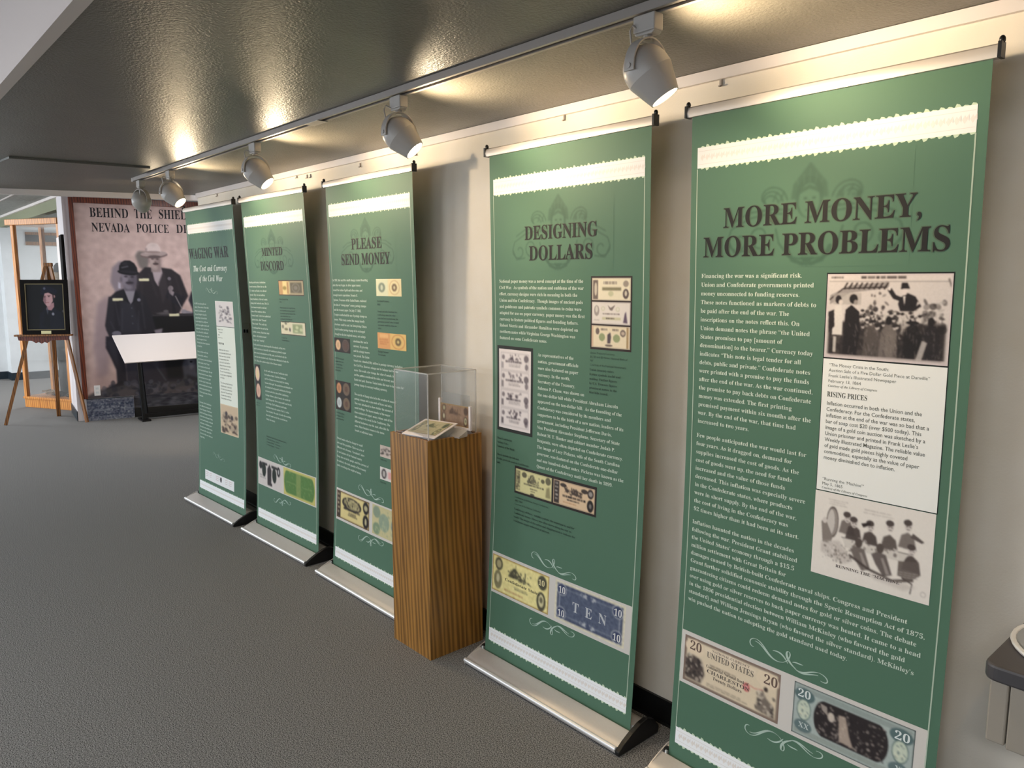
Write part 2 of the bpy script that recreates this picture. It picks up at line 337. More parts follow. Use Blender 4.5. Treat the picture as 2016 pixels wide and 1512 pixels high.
class Print:
    """collects flat coloured print laid on a surface; surf(u, v, off) -> (n,3) local points"""
    def __init__(s, surf): s.surf = surf; s.v = []; s.c = []; s.loops = []; s.starts = []; s.n = 0
    def _add(s, pts, cols, faces):
        s.v.append(pts); s.c.append(cols)
        for f in faces: s.starts.append(len(s.loops)); s.loops.extend([i+s.n for i in f])
        s.n += len(pts)
    def rect(s, u0, v0, u1, v1, col, off=0.0004, cell=0.05):
        nu = max(1, int(math.ceil((u1-u0)/cell))); nv = max(1, int(math.ceil((v1-v0)/cell)))
        U, V = np.meshgrid(np.linspace(u0, u1, nu+1), np.linspace(v0, v1, nv+1)); k = nu+1
        s._add(s.surf(U.ravel(), V.ravel(), off), np.tile(lin(col), (U.size, 1)), [(j*k+i, j*k+i+k, j*k+i+k+1, j*k+i+1) for j in range(nv) for i in range(nu)]); return s
    def quad(s, pts, col, off=0.0008):
        u = np.array([p[0] for p in pts]); v = np.array([p[1] for p in pts])
        s._add(s.surf(u, v, off), np.tile(lin(col), (len(pts), 1)), [tuple(range(len(pts)))]); return s
    def img(s, u0, v0, u1, v1, ras, off=0.0008):
        a = ras.out() if isinstance(ras, Ras) else ras; h, w_ = a.shape[:2]
        U, V = np.meshgrid(np.linspace(u0, u1, w_+1), np.linspace(v0, v1, h+1)); P_ = s.surf(U.ravel(), V.ravel(), off)
        p = np.pad(a, ((1, 1), (1, 1), (0, 0)), mode='edge'); vc = (p[:-1, :-1]+p[1:, :-1]+p[:-1, 1:]+p[1:, 1:])/4
        k = w_+1; base = (np.arange(h)[:, None]*k+np.arange(w_)[None, :]).ravel()
        F = np.stack([base, base+k, base+k+1, base+1], 1)
        s._add(P_, vc.reshape(-1, 3), F.tolist()); return s
    def stroke(s, pts, wd, col, off=0.0008):      # tapering ribbon; wd in metres, list or number
        pts = np.array(pts, float); n = len(pts); d = np.gradient(pts, axis=0); d /= np.linalg.norm(d, axis=1)[:, None]+1e-9
        nn = np.stack([-d[:, 1], d[:, 0]], 1); W_ = np.array(wd if hasattr(wd, '__len__') else [wd]*n)[:, None]/2
        A = pts+nn*W_; B = pts-nn*W_; Q = np.concatenate([A, B])
        s._add(s.surf(Q[:, 0], Q[:, 1], off), np.tile(lin(col), (2*n, 1)), [(i, i+1, i+1+n, i+n) for i in range(n-1)]); return s
    def text(s, body, u, v, size, col, style='B', sx=1.0, width=None, cap=None, pitch=None, off=0.0012, grow=0, align='LEFT', res=2, slope=0.0):
        c = bpy.data.curves.new('t', 'FONT'); c.body = styled(body, style); c.size = 1.0; c.resolution_u = res; c.align_x = align
        c.fill_mode = 'FRONT'; c.offset = grow
        if pitch: c.space_line = pitch/(cap/0.69 if cap else size)
        o = bpy.data.objects.new('t', c); me = bpy.data.meshes.new_from_object(o)
        n = len(me.vertices); co_ = np.empty(n*3); me.vertices.foreach_get('co', co_); co_ = co_.reshape(-1, 3)
        fs = [tuple(p.vertices) for p in me.polygons]
        bpy.data.objects.remove(o); bpy.data.curves.remove(c); bpy.data.meshes.remove(me)
        if not n: return s
        sy = cap/0.69 if cap else size; kx = size*sx
        if width: kx = width/(co_[:, 0].max()-co_[:, 0].min())
        x0 = co_[:, 0].min() if (width and align == 'LEFT') else 0
        uu = u+(co_[:, 0]-x0)*kx; vv = v-co_[:, 1]*sy + slope*(uu-u)
        s._add(s.surf(uu, vv, off), np.tile(lin(col), (n, 1)), fs); return s
    def build(s, name, parent, mat=None, label=None):
        stuff = name in ('body_text', 'caption_text', 'card_text', 'border_print', 'flourish_print', 'sponsor_strip')
        me = bpy.data.meshes.new(name); V = np.concatenate(s.v).astype('f4'); Cc = np.concatenate(s.c)
        me.vertices.add(len(V)); me.vertices.foreach_set('co', V.ravel())
        me.loops.add(len(s.loops)); me.loops.foreach_set('vertex_index', np.array(s.loops, 'i4'))
        st = np.array(s.starts, 'i4'); me.polygons.add(len(st)); me.polygons.foreach_set('loop_start', st)
        me.polygons.foreach_set('loop_total', np.diff(np.append(st, len(s.loops))).astype('i4'))
        me.update(calc_edges=True); me.validate()
        at = me.color_attributes.new('Col', 'FLOAT_COLOR', 'POINT'); at.data.foreach_set('color', np.concatenate([Cc, np.ones((len(Cc), 1))], 1).astype('f4').ravel())
        me.materials.append(mat or M_print); o = bpy.data.objects.new(name, me); C.objects.link(o); o.parent = parent
        if label: o['label'] = label
        if stuff: o['kind'] = 'stuff'
        return o

def styled(t, st):
    b = {'B': (0x1D400, 0x1D41A, 0x1D7CE), 'I': (0x1D468, 0x1D482, 0x1D7CE), 'S': None}[st]
    if not b: return t
    return ''.join(chr(b[0]+ord(c)-65) if 'A' <= c <= 'Z' else chr(b[1]+ord(c)-97) if 'a' <= c <= 'z' else chr(b[2]+ord(c)-48) if '0' <= c <= '9' else c for c in t)

# ------------------------------------------------------------------ pictures
INK = (44, 36, 34)
def pic_auction():
    r = Ras(170, 120, (206, 196, 190))
    r.rect(0, 0, 1, .07, (214, 202, 196)).line([(.02, .085), (.97, .085)], .004, INK, .7).words(.28, .025, .7, .06, 1, INK, .9, 3, .8).words(.03, .03, .14, .055, 1, INK, .8, 4, .8)
    r.poly([(.03, .25), (.2, .13), (.52, .09), (.52, .16), (.2, .22), (.03, .36)], (150, 142, 138))
    for i in range(9): r.poly([(.14+.042*i, .17), (.17+.042*i, .10), (.185+.042*i, .10), (.155+.042*i, .18)], INK, .9)
    r.line([(.03, .3), (.14, .17), (.5, .15)], .012, INK, .8); r.rect(.06, .22, .3, .36, (168, 160, 154), .7)
    r.line([(.97, .06), (.99, .14)], .012, (90, 82, 78), .8)
    r.mottle((.36, .22, .52, .4), (70, 62, 60), (200, 190, 182), 20, .018, 5); r.mottle((.8, .3, .95, .6), (60, 54, 52), (180, 172, 166), 40, .022, 6)
    r.rect(.03, .56, .97, .98, (40, 34, 33), .95, .01)
    r.mottle((.3, .38, .82, .75), (42, 36, 35), (206, 198, 190), 130, .018, 7)
    r.mottle((.05, .6, .95, .97), (36, 31, 30), (84, 76, 72), 110, .03, 8, .6)
    # woman with basket and bonnet at the left, tall man beside her
    r.poly([(.08, .38), (.13, .36), (.15, .5), (.15, .72), (.06, .72), (.07, .5)], (214, 206, 198)); r.ell(.105, .30, .027, .05, (36, 30, 30)); r.ell(.125, .33, .018, .03, (210, 198, 190))
    r.rect(.075, .74, .1, .93, (196, 188, 180), .9); r.poly([(.02, .45), (.07, .42), (.08, .62), (.03, .7)], (40, 34, 34))
    r.poly([(.17, .42), (.22, .36), (.29, .44), (.3, .7), (.28, .95), (.16, .95)], (34, 29, 29)); r.ell(.235, .29, .035, .055, (34, 29, 29)); r.ell(.255, .33, .018, .03, (150, 140, 134))
    # auctioneer with raised arm
    r.poly([(.61, .28), (.66, .21), (.73, .25), (.78, .36), (.72, .42), (.62, .42), (.6, .34)], (34, 29, 30)); r.line([(.63, .29), (.57, .26), (.53, .18)], .035, (34, 29, 30)); r.ell(.525, .165, .012, .024, (220, 210, 204))
    r.ell(.645, .2, .022, .042, (214, 202, 196)); r.poly([(.615, .17), (.62, .1), (.665, .1), (.685, .165)], (34, 29, 30)); r.poly([(.635, .25), (.655, .25), (.65, .36)], (220, 212, 206))
    r.poly([(.75, .3), (.765, .33), (.74, .36)], (206, 196, 190)); r.poly([(.62, .42), (.72, .42), (.7, .56), (.64, .66)], (196, 186, 178), .8, .006)
    # backs of the crowd in the foreground
    for x, c in ((.4, (84, 76, 72)), (.535, (112, 103, 98)), (.72, (30, 26, 26)), (.86, (38, 33, 34))):
        r.poly([(x-.06, .66), (x-.02, .57), (x+.03, .57), (x+.07, .68), (x+.08, .96), (x-.07, .96)], c, .9, .004); r.ell(x, .53, .026, .05, (34, 29, 29))
    rs = random.Random(11)
    for i in range(150):
        x = rs.uniform(.2, .96); y = rs.uniform(.42, .95); r.line([(x, y), (x+rs.uniform(-.012, .02), y+rs.uniform(.02, .09))], .0045, (150, 140, 134) if rs.random() < .5 else (30, 26, 26), .55)
    for i in range(26):
        x = rs.uniform(.3, .82); y = rs.uniform(.42, .62); r.ell(x, y, .013, .024, (198, 188, 182), .9); r.ell(x-.003, y-.018, .016, .016, (36, 31, 30), .95)
    r.ell(.72, .545, .05, .02, (30, 26, 26)); r.ell(.55, .8, .05, .16, (120, 110, 104), .5, .01); r.poly([(.76, .95), (.8, .74), (.84, .76), (.8, .98)], (190, 182, 176), .8)
    r.rect(0, .955, 1, 1, (196, 184, 180)).frame(0, 0, 1, 1, .012, (204, 190, 188)); r.line([(.05, .965), (.95, .965)], .004, INK, .6)
    return r.grain(7, 2).soften(.003)
def pic_machine():
    r = Ras(170, 118, (224, 216, 206)); g = (112, 102, 96); d = (70, 60, 56)
    r.words(.12, .07, .3, .15, 3, (170, 160, 152), .6, 4).words(.42, .1, .7, .17, 2, (176, 166, 158), .6, 5)
    r.ell(.17, .34, .05, .17, (150, 140, 132)).ell(.155, .34, .035, .15, (196, 188, 180)).ell(.17, .34, .055, .185, d, .8, 0, 0, .12); r.poly([(.07, .36), (.1, .3), (.18, .52), (.16, .6), (.09, .6)], (132, 122, 114)); r.ell(.1, .34, .02, .035, (206, 196, 188))
    r.poly([(.08, .6), (.24, .54), (.36, .74), (.3, .8), (.08, .72)], (190, 180, 172), .8, .01).mottle((.1, .58, .36, .8), (120, 110, 102), (214, 206, 198), 90, .01, 9)
    men = [(.3, .26, .28, g), (.36, .3, .33, d), (.5, .3, .36, d), (.66, .25, .35, (86, 76, 70)), (.8, .2, .28, g), (.84, .46, .52, d)]
    for x, y, b, c in men:
        r.poly([(x-.07, b+.16), (x-.05, b+.02), (x, b-.02), (x+.05, b+.03), (x+.075, b+.17)], c, .92, .003); r.ell(x, y-.01, .03, .06, (206, 196, 188)); r.ell(x-.005, y-.045, .033, .035, (78, 68, 64)); r.line([(x-.015, y), (x-.005, y)], .005, d); r.line([(x+.008, y), (x+.018, y)], .005, d); r.line([(x-.01, y+.03), (x+.01, y+.03)], .006, d, .7)
    r.poly([(.42, .28), (.5, .24), (.5, .27), (.44, .32)], (50, 42, 40)); r.poly([(.84, .26), (.93, .33), (.91, .35), (.82, .31)], (90, 80, 76))
    r.poly([(.26, .49), (.82, .49), (.78, .6), (.3, .6)], (206, 198, 188)).line([(.26, .49), (.82, .5)], .006, d, .7); r.mottle((.35, .47, .75, .58), (110, 100, 94), (220, 212, 204), 30, .012, 3)
    for x, c in ((.42, (106, 96, 90)), (.6, (96, 86, 82))):
        r.poly([(x-.08, .6), (x-.03, .55), (x+.04, .57), (x+.1, .78), (x+.03, .82), (x-.04, .7)], c, .95, .003); r.ell(x-.01, .51, .03, .055, (84, 74, 68)); r.poly([(x, .62), (x+.02, .61), (x+.08, .78), (x+.05, .79)], (176, 166, 158), .6)
    r.line([(.34, .68), (.5, .78), (.7, .84), (.86, .78)], .02, d, .9, .003); r.poly([(.74, .6), (.9, .56), (.92, .7), (.84, .8), (.74, .76)], (96, 86, 80), .9); r.line([(.78, .78), (.86, .82), (.85, .93)], .008, d)
    for i in range(3): r.line([(.74, .72+.025*i), (.9, .7+.025*i)], .005, (170, 160, 152), .8)
    r.poly([(.5, .82), (.9, .84), (.8, .92), (.56, .88)], (190, 180, 172), .6, .01); r.ell(.95, .9, .022, .03, g, .5, 0, 0, .2)
    return r.grain(4, 5).soften(.003)
def bill(w_, h_, paper, ink, kind, seed=1):
    r = Ras(w_, h_, paper); a = r.asp; rs = random.Random(seed)
    if kind == 'union20':
        r.frame(0, 0, 1, 1, .025, (132, 112, 100)); r.frame(.02, .04, .98, .96, .008, ink, .5); r.ell(.12, .2, .11, .16, (224, 204, 176)); r.ell(.88, .22, .11, .17, (224, 204, 176))
        r.poly([(.22, .1), (.5, .05), (.76, .12), (.76, .2), (.24, .2)], (226, 208, 182)); r.poly([(.02, .5), (.1, .38), (.2, .42), (.24, .7), (.2, .92), (.03, .92)], (74, 64, 60), .95, .01); r.mottle((.03, .4, .22, .9), (50, 44, 42), (196, 182, 164), 50, .016, 3)
        r.ell(.68, .55, .035, .09, (196, 96, 96), .9).ell(.68, .55, .02, .05, (214, 150, 146), .9); r.line([(.68, .46), (.76, .5), (.84, .46)], .01, (204, 120, 110), .7)
        r.poly([(.78, .9), (.8, .6), (.84, .45), (.88, .6), (.95, .7), (.96, .94)], (96, 86, 80), .8, .008); r.ell(.87, .42, .02, .05, (70, 60, 56)); r.mottle((.78, .5, .95, .92), (54, 48, 46), (206, 192, 172), 34, .016, 4)
        r.words(.27, .42, .62, .5, 1, ink, .5, 5).words(.26, .84, .72, .92, 2, ink, .45, 8)
    elif kind == 'green20':
        r.frame(0, 0, 1, 1, .008, (60, 66, 64)); r.rect(.02, .04, .98, .14, (146, 156, 150)).rect(.02, .86, .98, .96, (150, 158, 150)); r.grain(6, 1)
        for x in (.1, .9):
            r.ell(x, .2, .09, .13, (88, 108, 108)).ell(x, .48, .062, .2, (196, 204, 184)).ell(x, .48, .065, .21, (92, 112, 108), .9, 0, 0, .12).ell(x, .8, .08, .12, (98, 116, 116)); r.mottle((x-.04, .36, x+.04, .6), (110, 124, 120), (214, 214, 190), 16, .012, 5)
        r.ell(.28, .5, .09, .34, (46, 40, 40)).ell(.72, .5, .09, .34, (46, 40, 40)).rect(.28, .16, .72, .84, (46, 40, 40)); r.mottle((.22, .2, .78, .82), (40, 34, 36), (150, 138, 130), 260, .011, 6, .8)
        r.poly([(.4, .3), (.46, .28), (.5, .6), (.54, .8), (.42, .78)], (198, 178, 160), .8, .006); r.ell(.34, .4, .03, .09, (214, 200, 184), .9, .004); r.poly([(.24, .22), (.3, .24), (.31, .4), (.26, .34)], (200, 186, 172), .7)
    elif kind == 'csa10':
        r.frame(0, 0, 1, 1, .012, (170, 138, 80)); r.grain(5, 3, .01); r.ell(.12, .22, .07, .18, ink, .85).ell(.12, .22, .045, .11, (170, 160, 120)); r.ell(.11, .66, .075, .26, ink, .6).ell(.11, .62, .03, .12, (200, 190, 150))
        r.ell(.89, .24, .075, .19, ink, .9); r.ell(.88, .74, .075, .25, ink, .9).ell(.88, .72, .045, .17, (206, 196, 150)).ell(.88, .7, .025, .08, (110, 104, 80))
        r.poly([(.3, .45), (.34, .26), (.42, .16), (.5, .3), (.56, .46)], ink, .85, .004); r.line([(.43, .08), (.43, .3)], .008, ink).line([(.6, .2), (.6, .46)], .02, ink, .8).line([(.52, .38), (.7, .46)], .012, ink, .7); r.mottle((.3, .2, .7, .48), ink, paper, 50, .014, 7)
        r.words(.4, .67, .66, .76, 2, ink, .7, 3).words(.22, .84, .6, .92, 1, (150, 90, 60), .6, 9)
    elif kind == 'blueten':
        r.rect(.03, .06, .97, .94, (84, 92, 112)); r.frame(.03, .06, .97, .94, .012, (54, 62, 92)); r.frame(.07, .15, .93, .85, .008, (176, 178, 184)); r.grain(6, 4, .006)
        for x in (.1, .9):
            for y in (.2, .8): r.ell(x, y, .075, .16, (196, 196, 192)).ell(x, y, .066, .14, (60, 68, 98))
        for y in (.15, .85): r.ell(.5, y, .12, .05, (176, 178, 182)).ell(.5, y, .03, .06, (74, 82, 104)); r.mottle((.38, y-.05, .62, y+.05), (70, 78, 104), (190, 190, 190), 24, .012, 8)
    else:   # small notes: portrait ovals, vignette, rows of engraving
        r.frame(0, 0, 1, 1, .015, ink, .35); k = kind
        if k == 'n1': r.rect(.03, .1, .16, .95, ink, .8).ell(.1, .5, .035, .3, (200, 188, 168)); r.ell(.88, .26, .07, .14, ink, .5); r.ell(.88, .7, .075, .22, ink, .95).ell(.88, .68, .03, .12, (206, 194, 172)); r.words(.25, .15, .75, .32, 1, ink, .6, 2, .8); r.rect(.27, .42, .76, .56, (112, 104, 76), .8, .01); r.ell(.5, .7, .07, .12, (190, 186, 150), .9, .01)
        elif k == 'n2': r.ell(.13, .4, .07, .24, ink, .45).ell(.13, .34, .035, .14, (206, 198, 186)); r.poly([(.42, .14), (.5, .26), (.62, .12), (.54, .38), (.48, .36)], ink, .7); r.ell(.3, .3, .05, .1, (190, 190, 150), .8, 0, 0, .3).ell(.68, .32, .05, .1, (190, 190, 150), .8, 0, 0, .3); r.words(.28, .5, .74, .58, 1, ink, .7, 4, .8).rect(.28, .68, .76, .8, (190, 184, 140), .7).words(.36, .7, .64, .78, 1, ink, .9, 5, .8); r.poly([(.82, .9), (.86, .5), (.89, .4), (.93, .92)], (84, 66, 84), .9, .006); r.words(.04, .8, .24, .88, 2, ink, .4, 6)
        elif k == 'n3': r.rect(0, .04, .05, .96, (200, 168, 140), .8).rect(.91, .04, .96, .96, (150, 120, 80), .8); r.ell(.16, .26, .05, .15, ink, .8).ell(.82, .3, .07, .16, ink, .75).ell(.82, .3, .045, .08, (190, 170, 150)); r.ell(.28, .52, .08, .18, (138, 148, 106), .9).ell(.66, .54, .09, .18, (138, 148, 106), .9); r.poly([(.42, .78), (.42, .4), (.5, .28), (.52, .5), (.5, .78)], (70, 58, 66), .9, .006); r.ell(.46, .88, .1, .05, ink, .8); r.words(.24, .12, .42, .22, 1, ink, .7, 4, .9).words(.54, .12, .74, .22, 1, ink, .7, 5, .9)
        elif k == 'c1': r.rect(.02, .08, .13, .92, ink, .6).mottle((.03, .1, .12, .9), ink, paper, 14, .02, 3); r.ell(.25, .2, .07, .12, ink, .8).ell(.9, .2, .07, .16, ink, .75); r.poly([(.32, .46), (.42, .14), (.5, .1), (.6, .4), (.64, .52), (.4, .5)], ink, .75, .006); r.mottle((.34, .15, .66, .5), ink, paper, 50, .016, 4); r.ell(.76, .26, .05, .09, ink, .8); r.words(.22, .54, .8, .62, 1, ink, .9, 4, .9).words(.4, .7, .66, .76, 1, ink, .7, 5, .8).words(.42, .8, .58, .86, 1, ink, .8, 6, .8); r.poly([(.84, .9), (.86, .5), (.94, .42), (.97, .9)], (120, 112, 80), .7, .01); r.ell(.48, .96, .06, .05, ink, .9)
        elif k == 'c2': r.rect(.02, .04, .15, .96, (58, 50, 48)).words(.04, .1, .13, .9, 5, (190, 184, 172), .8, 3, .5); r.ell(.25, .16, .08, .08, ink, .9).ell(.76, .2, .08, .09, ink, .9); r.poly([(.26, .2), (.32, .44), (.68, .5), (.72, .3), (.5, .2), (.44, .34)], ink, .85, .005).mottle((.28, .16, .7, .5), ink, paper, 60, .018, 6); r.words(.22, .54, .8, .64, 1, ink, 1, 4, .95).words(.32, .68, .7, .75, 1, ink, .9, 5, .9); r.ell(.9, .24, .07, .19, (60, 52, 50)).ell(.9, .24, .045, .1, (150, 142, 134)); r.ell(.9, .72, .075, .24, (40, 36, 36)).ell(.9, .72, .03, .1, (120, 112, 106)); r.words(.24, .82, .6, .9, 1, (160, 96, 60), .6, 9)
        elif k == 'bw': r.rect(0, 0, 1, 1, (206, 196, 190)); r.ell(.1, .24, .07, .16, (30, 28, 28)).ell(.88, .26, .07, .2, (30, 28, 28)).ell(.88, .26, .03, .1, (170, 168, 166)); r.ell(.25, .38, .09, .3, (26, 36, 28)).ell(.7, .48, .09, .3, (26, 36, 28)); r.poly([(.4, .9), (.4, .3), (.5, .08), (.58, .3), (.56, .9)], (40, 34, 36), .95, .01); r.rect(.16, .08, .4, .18, (30, 28, 28), .9).rect(.58, .1, .82, .2, (30, 28, 28), .9).rect(.4, .84, .6, .97, (46, 40, 40), .9); r.words(.05, .62, .34, .8, 2, ink, .5, 3)
        elif k == 'grn': r.rect(0, 0, 1, 1, (196, 186, 108)).ell(.12, .5, .1, .42, (84, 122, 62)).ell(.88, .5, .1, .42, (84, 122, 62)).rect(.12, .08, .88, .92, (84, 122, 62)); r.rect(.42, .08, .56, .92, (128, 146, 84), .9, .01); r.mottle((.08, .12, .92, .88), (96, 134, 72), (150, 160, 96), 120, .014, 3, .5); r.line([(.1, .5), (.4, .5)], .01, (140, 160, 100), .8).line([(.6, .52), (.9, .5)], .01, (140, 160, 100), .8)
        elif k == 'csaB3': r.rect(.0, .0, .12, 1, (58, 44, 36)).words(.02, .1, .1, .9, 5, (210, 196, 160), .8, 3, .5); r.ell(.47, .36, .3, .24, ink, .9).ell(.47, .35, .24, .18, (150, 140, 100)).mottle((.26, .18, .7, .48), ink, (190, 176, 130), 60, .02, 4, .9); r.words(.18, .54, .82, .62, 1, ink, .95, 5, .9).words(.36, .66, .66, .8, 3, ink, .8, 6, .7); r.ell(.9, .26, .085, .22, (34, 30, 28)).ell(.9, .26, .05, .1, (180, 170, 130)); r.ell(.9, .74, .085, .24, (34, 30, 28)).ell(.9, .74, .03, .12, (190, 180, 140)); r.frame(0, 0, 1, 1, .02, (110, 84, 60), .8)
        elif k == 'blueback': r.rect(0, 0, 1, 1, (196, 186, 140)); r.ell(.12, .22, .1, .2, (120, 140, 122), .8).ell(.32, .5, .14, .3, (130, 150, 132), .8).ell(.12, .78, .1, .2, (110, 136, 110), .8).ell(.7, .5, .2, .3, (116, 134, 130), .8); r.mottle((.05, .1, .95, .9), (120, 140, 120), (206, 198, 150), 80, .02, 6, .4); r.poly([(.6, .4), (.8, .4), (.82, .62), (.62, .64)], (96, 104, 116), .6, .01)
        elif k == 'y1': r.rect(0, 0, .16, 1, (190, 150, 100)).rect(.16, 0, .42, 1, (228, 204, 140)).rect(.34, .06, .42, .94, (180, 140, 96)); r.ell(.24, .52, .08, .14, (150, 128, 66), .9); r.rect(.44, 0, 1, 1, (176, 160, 126)).rect(.48, .1, .94, .88, (104, 96, 76)); r.ell(.7, .5, .16, .34, (140, 132, 116), .9, 0, 0, .2).ell(.7, .5, .08, .16, (134, 126, 112), .9)
        elif k == 'w1': r.rect(0, 0, 1, 1, (216, 208, 178)).ell(.08, .4, .05, .16, (110, 108, 90), .8); r.ell(.22, .12, .05, .1, (110, 108, 90), .9).ell(.22, .6, .08, .1, (120, 116, 84), .9).ell(.38, .62, .03, .16, (60, 52, 60), .95); r.rect(.5, .12, .9, .88, (140, 152, 112), .9, .01).ell(.68, .4, .06, .14, (200, 204, 160), .9).ell(.84, .56, .06, .14, (200, 204, 160), .9).ell(.64, .7, .08, .08, (200, 204, 160), .9)
    return r.grain(3.5, seed).soften(.003)
def pic_sheet():
    r = Ras(64, 108, (222, 212, 208)); ink = (70, 60, 66)
    for i in range(4):
        y = .04+.235*i; r.frame(.06, y, .94, y+.22, .008, ink, .5); r.words(.2, y+.10, .78, y+.125, 1, ink, .95, i+3, .9); r.words(.3, y+.14, .7, y+.18, 2, ink, .5, i+7, .6)
        r.ell(.14, y+.06, .05, .03, ink, .6).ell(.86, y+.06+.02*i, .07, .045, ink, .7).rect(.08, y+.12, .15, y+.2, ink, .4+.12*i); r.mottle((.3, y+.02, .7, y+.09), ink, (220, 210, 206), 26, .03, i+5); r.ell(.87, y+.16, .05, .04, ink, .6)
    return r.grain(3, 3).soften(.004)
def pic_coins(rows):
    r = Ras(40, 40*rows//1 if rows == 1 else 74, (44, 36, 30))
    cols = [((226, 184, 140), (84, 66, 58)), ((196, 136, 92), (110, 90, 72)), ((196, 200, 198), (112, 92, 70))]
    rowsel = [cols[0]] if rows == 1 else cols[1:]
    for j, (c1, c2) in enumerate(rowsel):
        y = (j+.5)/rows; r.ell(.24, y, .16, .36/rows, c1).ell(.24, y, .08, .2/rows, tuple(int(x*.85) for x in c1), .8).ell(.72, y, .22, .42/rows, c2).ell(.72, y, .22, .42/rows, (120, 104, 90), .7, 0, 0, .1).ell(.72, y, .1, .2/rows, (92, 66, 54), .8)
    return r.grain(5, 2).soften(.01)
def pic_medals():
    r = Ras(24, 76, (38, 32, 28)); r.ell(.48, .26, .4, .21, (222, 190, 168)).ell(.5, .28, .2, .12, (226, 204, 140), .7, .05).ell(.52, .74, .4, .2, (214, 174, 150)).ell(.52, .76, .2, .1, (196, 150, 130), .7, .05); return r.soften(.02)
def pic_stamp(k):
    if k == 0: r = Ras(60, 28, (216, 210, 168)); r.rect(0, 0, .47, 1, (210, 210, 176)).rect(.49, 0, 1, 1, (224, 208, 160)); r.ell(.23, .5, .14, .28, (116, 128, 112), .9).ell(.23, .5, .05, .16, (196, 200, 176), .9); r.ell(.73, .5, .2, .42, (190, 156, 116), .9, 0, 0, .12).ell(.73, .5, .1, .22, (120, 98, 74)).ell(.73, .5, .04, .1, (200, 190, 150))
    elif k == 1: r = Ras(60, 28, (222, 184, 110)); r.rect(0, 0, .46, 1, (212, 154, 96)).words(.06, .4, .4, .8, 3, (180, 112, 62), .8, 3); r.rect(.08, .08, .38, .3, (226, 176, 116)); r.ell(.73, .5, .23, .46, (196, 130, 80), .9, 0, 0, .12).ell(.73, .5, .1, .24, (112, 92, 60)).ell(.73, .5, .04, .1, (206, 186, 120))
    elif k == 2: r = Ras(44, 26, (196, 180, 168)); r.mottle((.05, .15, .9, .8), (46, 40, 38), (180, 166, 156), 30, .06, 3)
    else: r = Ras(44, 26, (214, 208, 200)); r.ell(.16, .5, .1, .4, (74, 64, 66)).ell(.16, .5, .05, .25, (190, 184, 176)).rect(.32, .25, .8, .8, (220, 150, 146), .8, .02)
    return r.grain(4, k).soften(.01)
def pic_crest():     # head with tiara and scrolls, a little darker than the green ground
    G = (80, 112, 91); D = (54, 82, 66); r = Ras(190, 104, G); c = .5
    def sc(pts, w_=.009, al=.85):
        for sg in (1, -1): r.line([(c+sg*(x-c), y) for x, y in pts], w_, D, al)
    r.poly([(.41, .2), (.5, .0), (.59, .2), (.6, .34), (.4, .34)], D, .7, .004).ell(.5, .33, .075, .2, D, .75).ell(.5, .36, .056, .16, G, 1); r.ell(.48, .34, .011, .012, D).ell(.525, .34, .011, .012, D).line([(.5, .36), (.495, .41), (.505, .415)], .006, D, .8).line([(.485, .455), (.515, .455)], .008, D, .9); r.poly([(.44, .26), (.5, .21), (.56, .26), (.56, .3), (.5, .25), (.44, .3)], D, .8)
    for i in range(5): r.line([(.43+.035*i, .06+.05*abs(i-2)), (.44+.03*i, .2)], .005, G, .6)
    def spiral(cx, cy, r0, a0, turns, flip): 
        return [(cx+flip*(r0*(1-t*.8))*math.cos(a0+t*turns*2*PI), cy+(r0*(1-t*.8))*1.8*math.sin(a0+t*turns*2*PI)) for t in np.linspace(0, 1, 26)]
    for R0, yy in ((.11, .34), (.085, .35), (.06, .36)): sc(spiral(.73, yy, R0, PI, .55, 1)); 
    sc([(.6, .44), (.7, .42), (.84, .44), (.93, .52)]); sc([(.6, .48), (.72, .46), (.84, .5), (.95, .6), (.97, .7)]); sc(spiral(.9, .72, .07, 0, .9, 1), .01); sc(spiral(.77, .68, .07, PI*.5, 1, -1), .01)
    sc([(.97, .7), (.93, .84), (.84, .82)]); sc([(.68, .62), (.66, .76), (.6, .9), (.5, .93)], .01); sc([(.62, .8), (.58, .93), (.52, .97)], .02); r.poly([(.46, .9), (.54, .9), (.5, 1)], D, .8); r.mottle((.64, .28, .8, .44), D, G, 14, .012, 3)
    for x in (.3, .34, .66, .7): r.line([(x, .34), (x+.02, .26)], .012, D, .6)
    r.a = G+(r.a-np.array(G))*.75
    return r.soften(.002)
def pic_civil(k):    # engravings on the farthest banner
    r = Ras(40, 56, (222, 212, 206) if k == 0 else (204, 178, 146)); 
    if k == 0: r.mottle((.2, .15, .9, .9), (92, 82, 86), (224, 214, 208), 80, .06, 3, .8)
    else: r.frame(0, 0, 1, 1, .03, (222, 200, 166)); r.mottle((.12, .3, .9, .92), (62, 46, 38), (170, 150, 126), 70, .08, 4, .9); r.ell(.34, .3, .07, .08, (56, 46, 50)).ell(.66, .4, .07, .08, (56, 46, 50))
    return r.soften(.02)
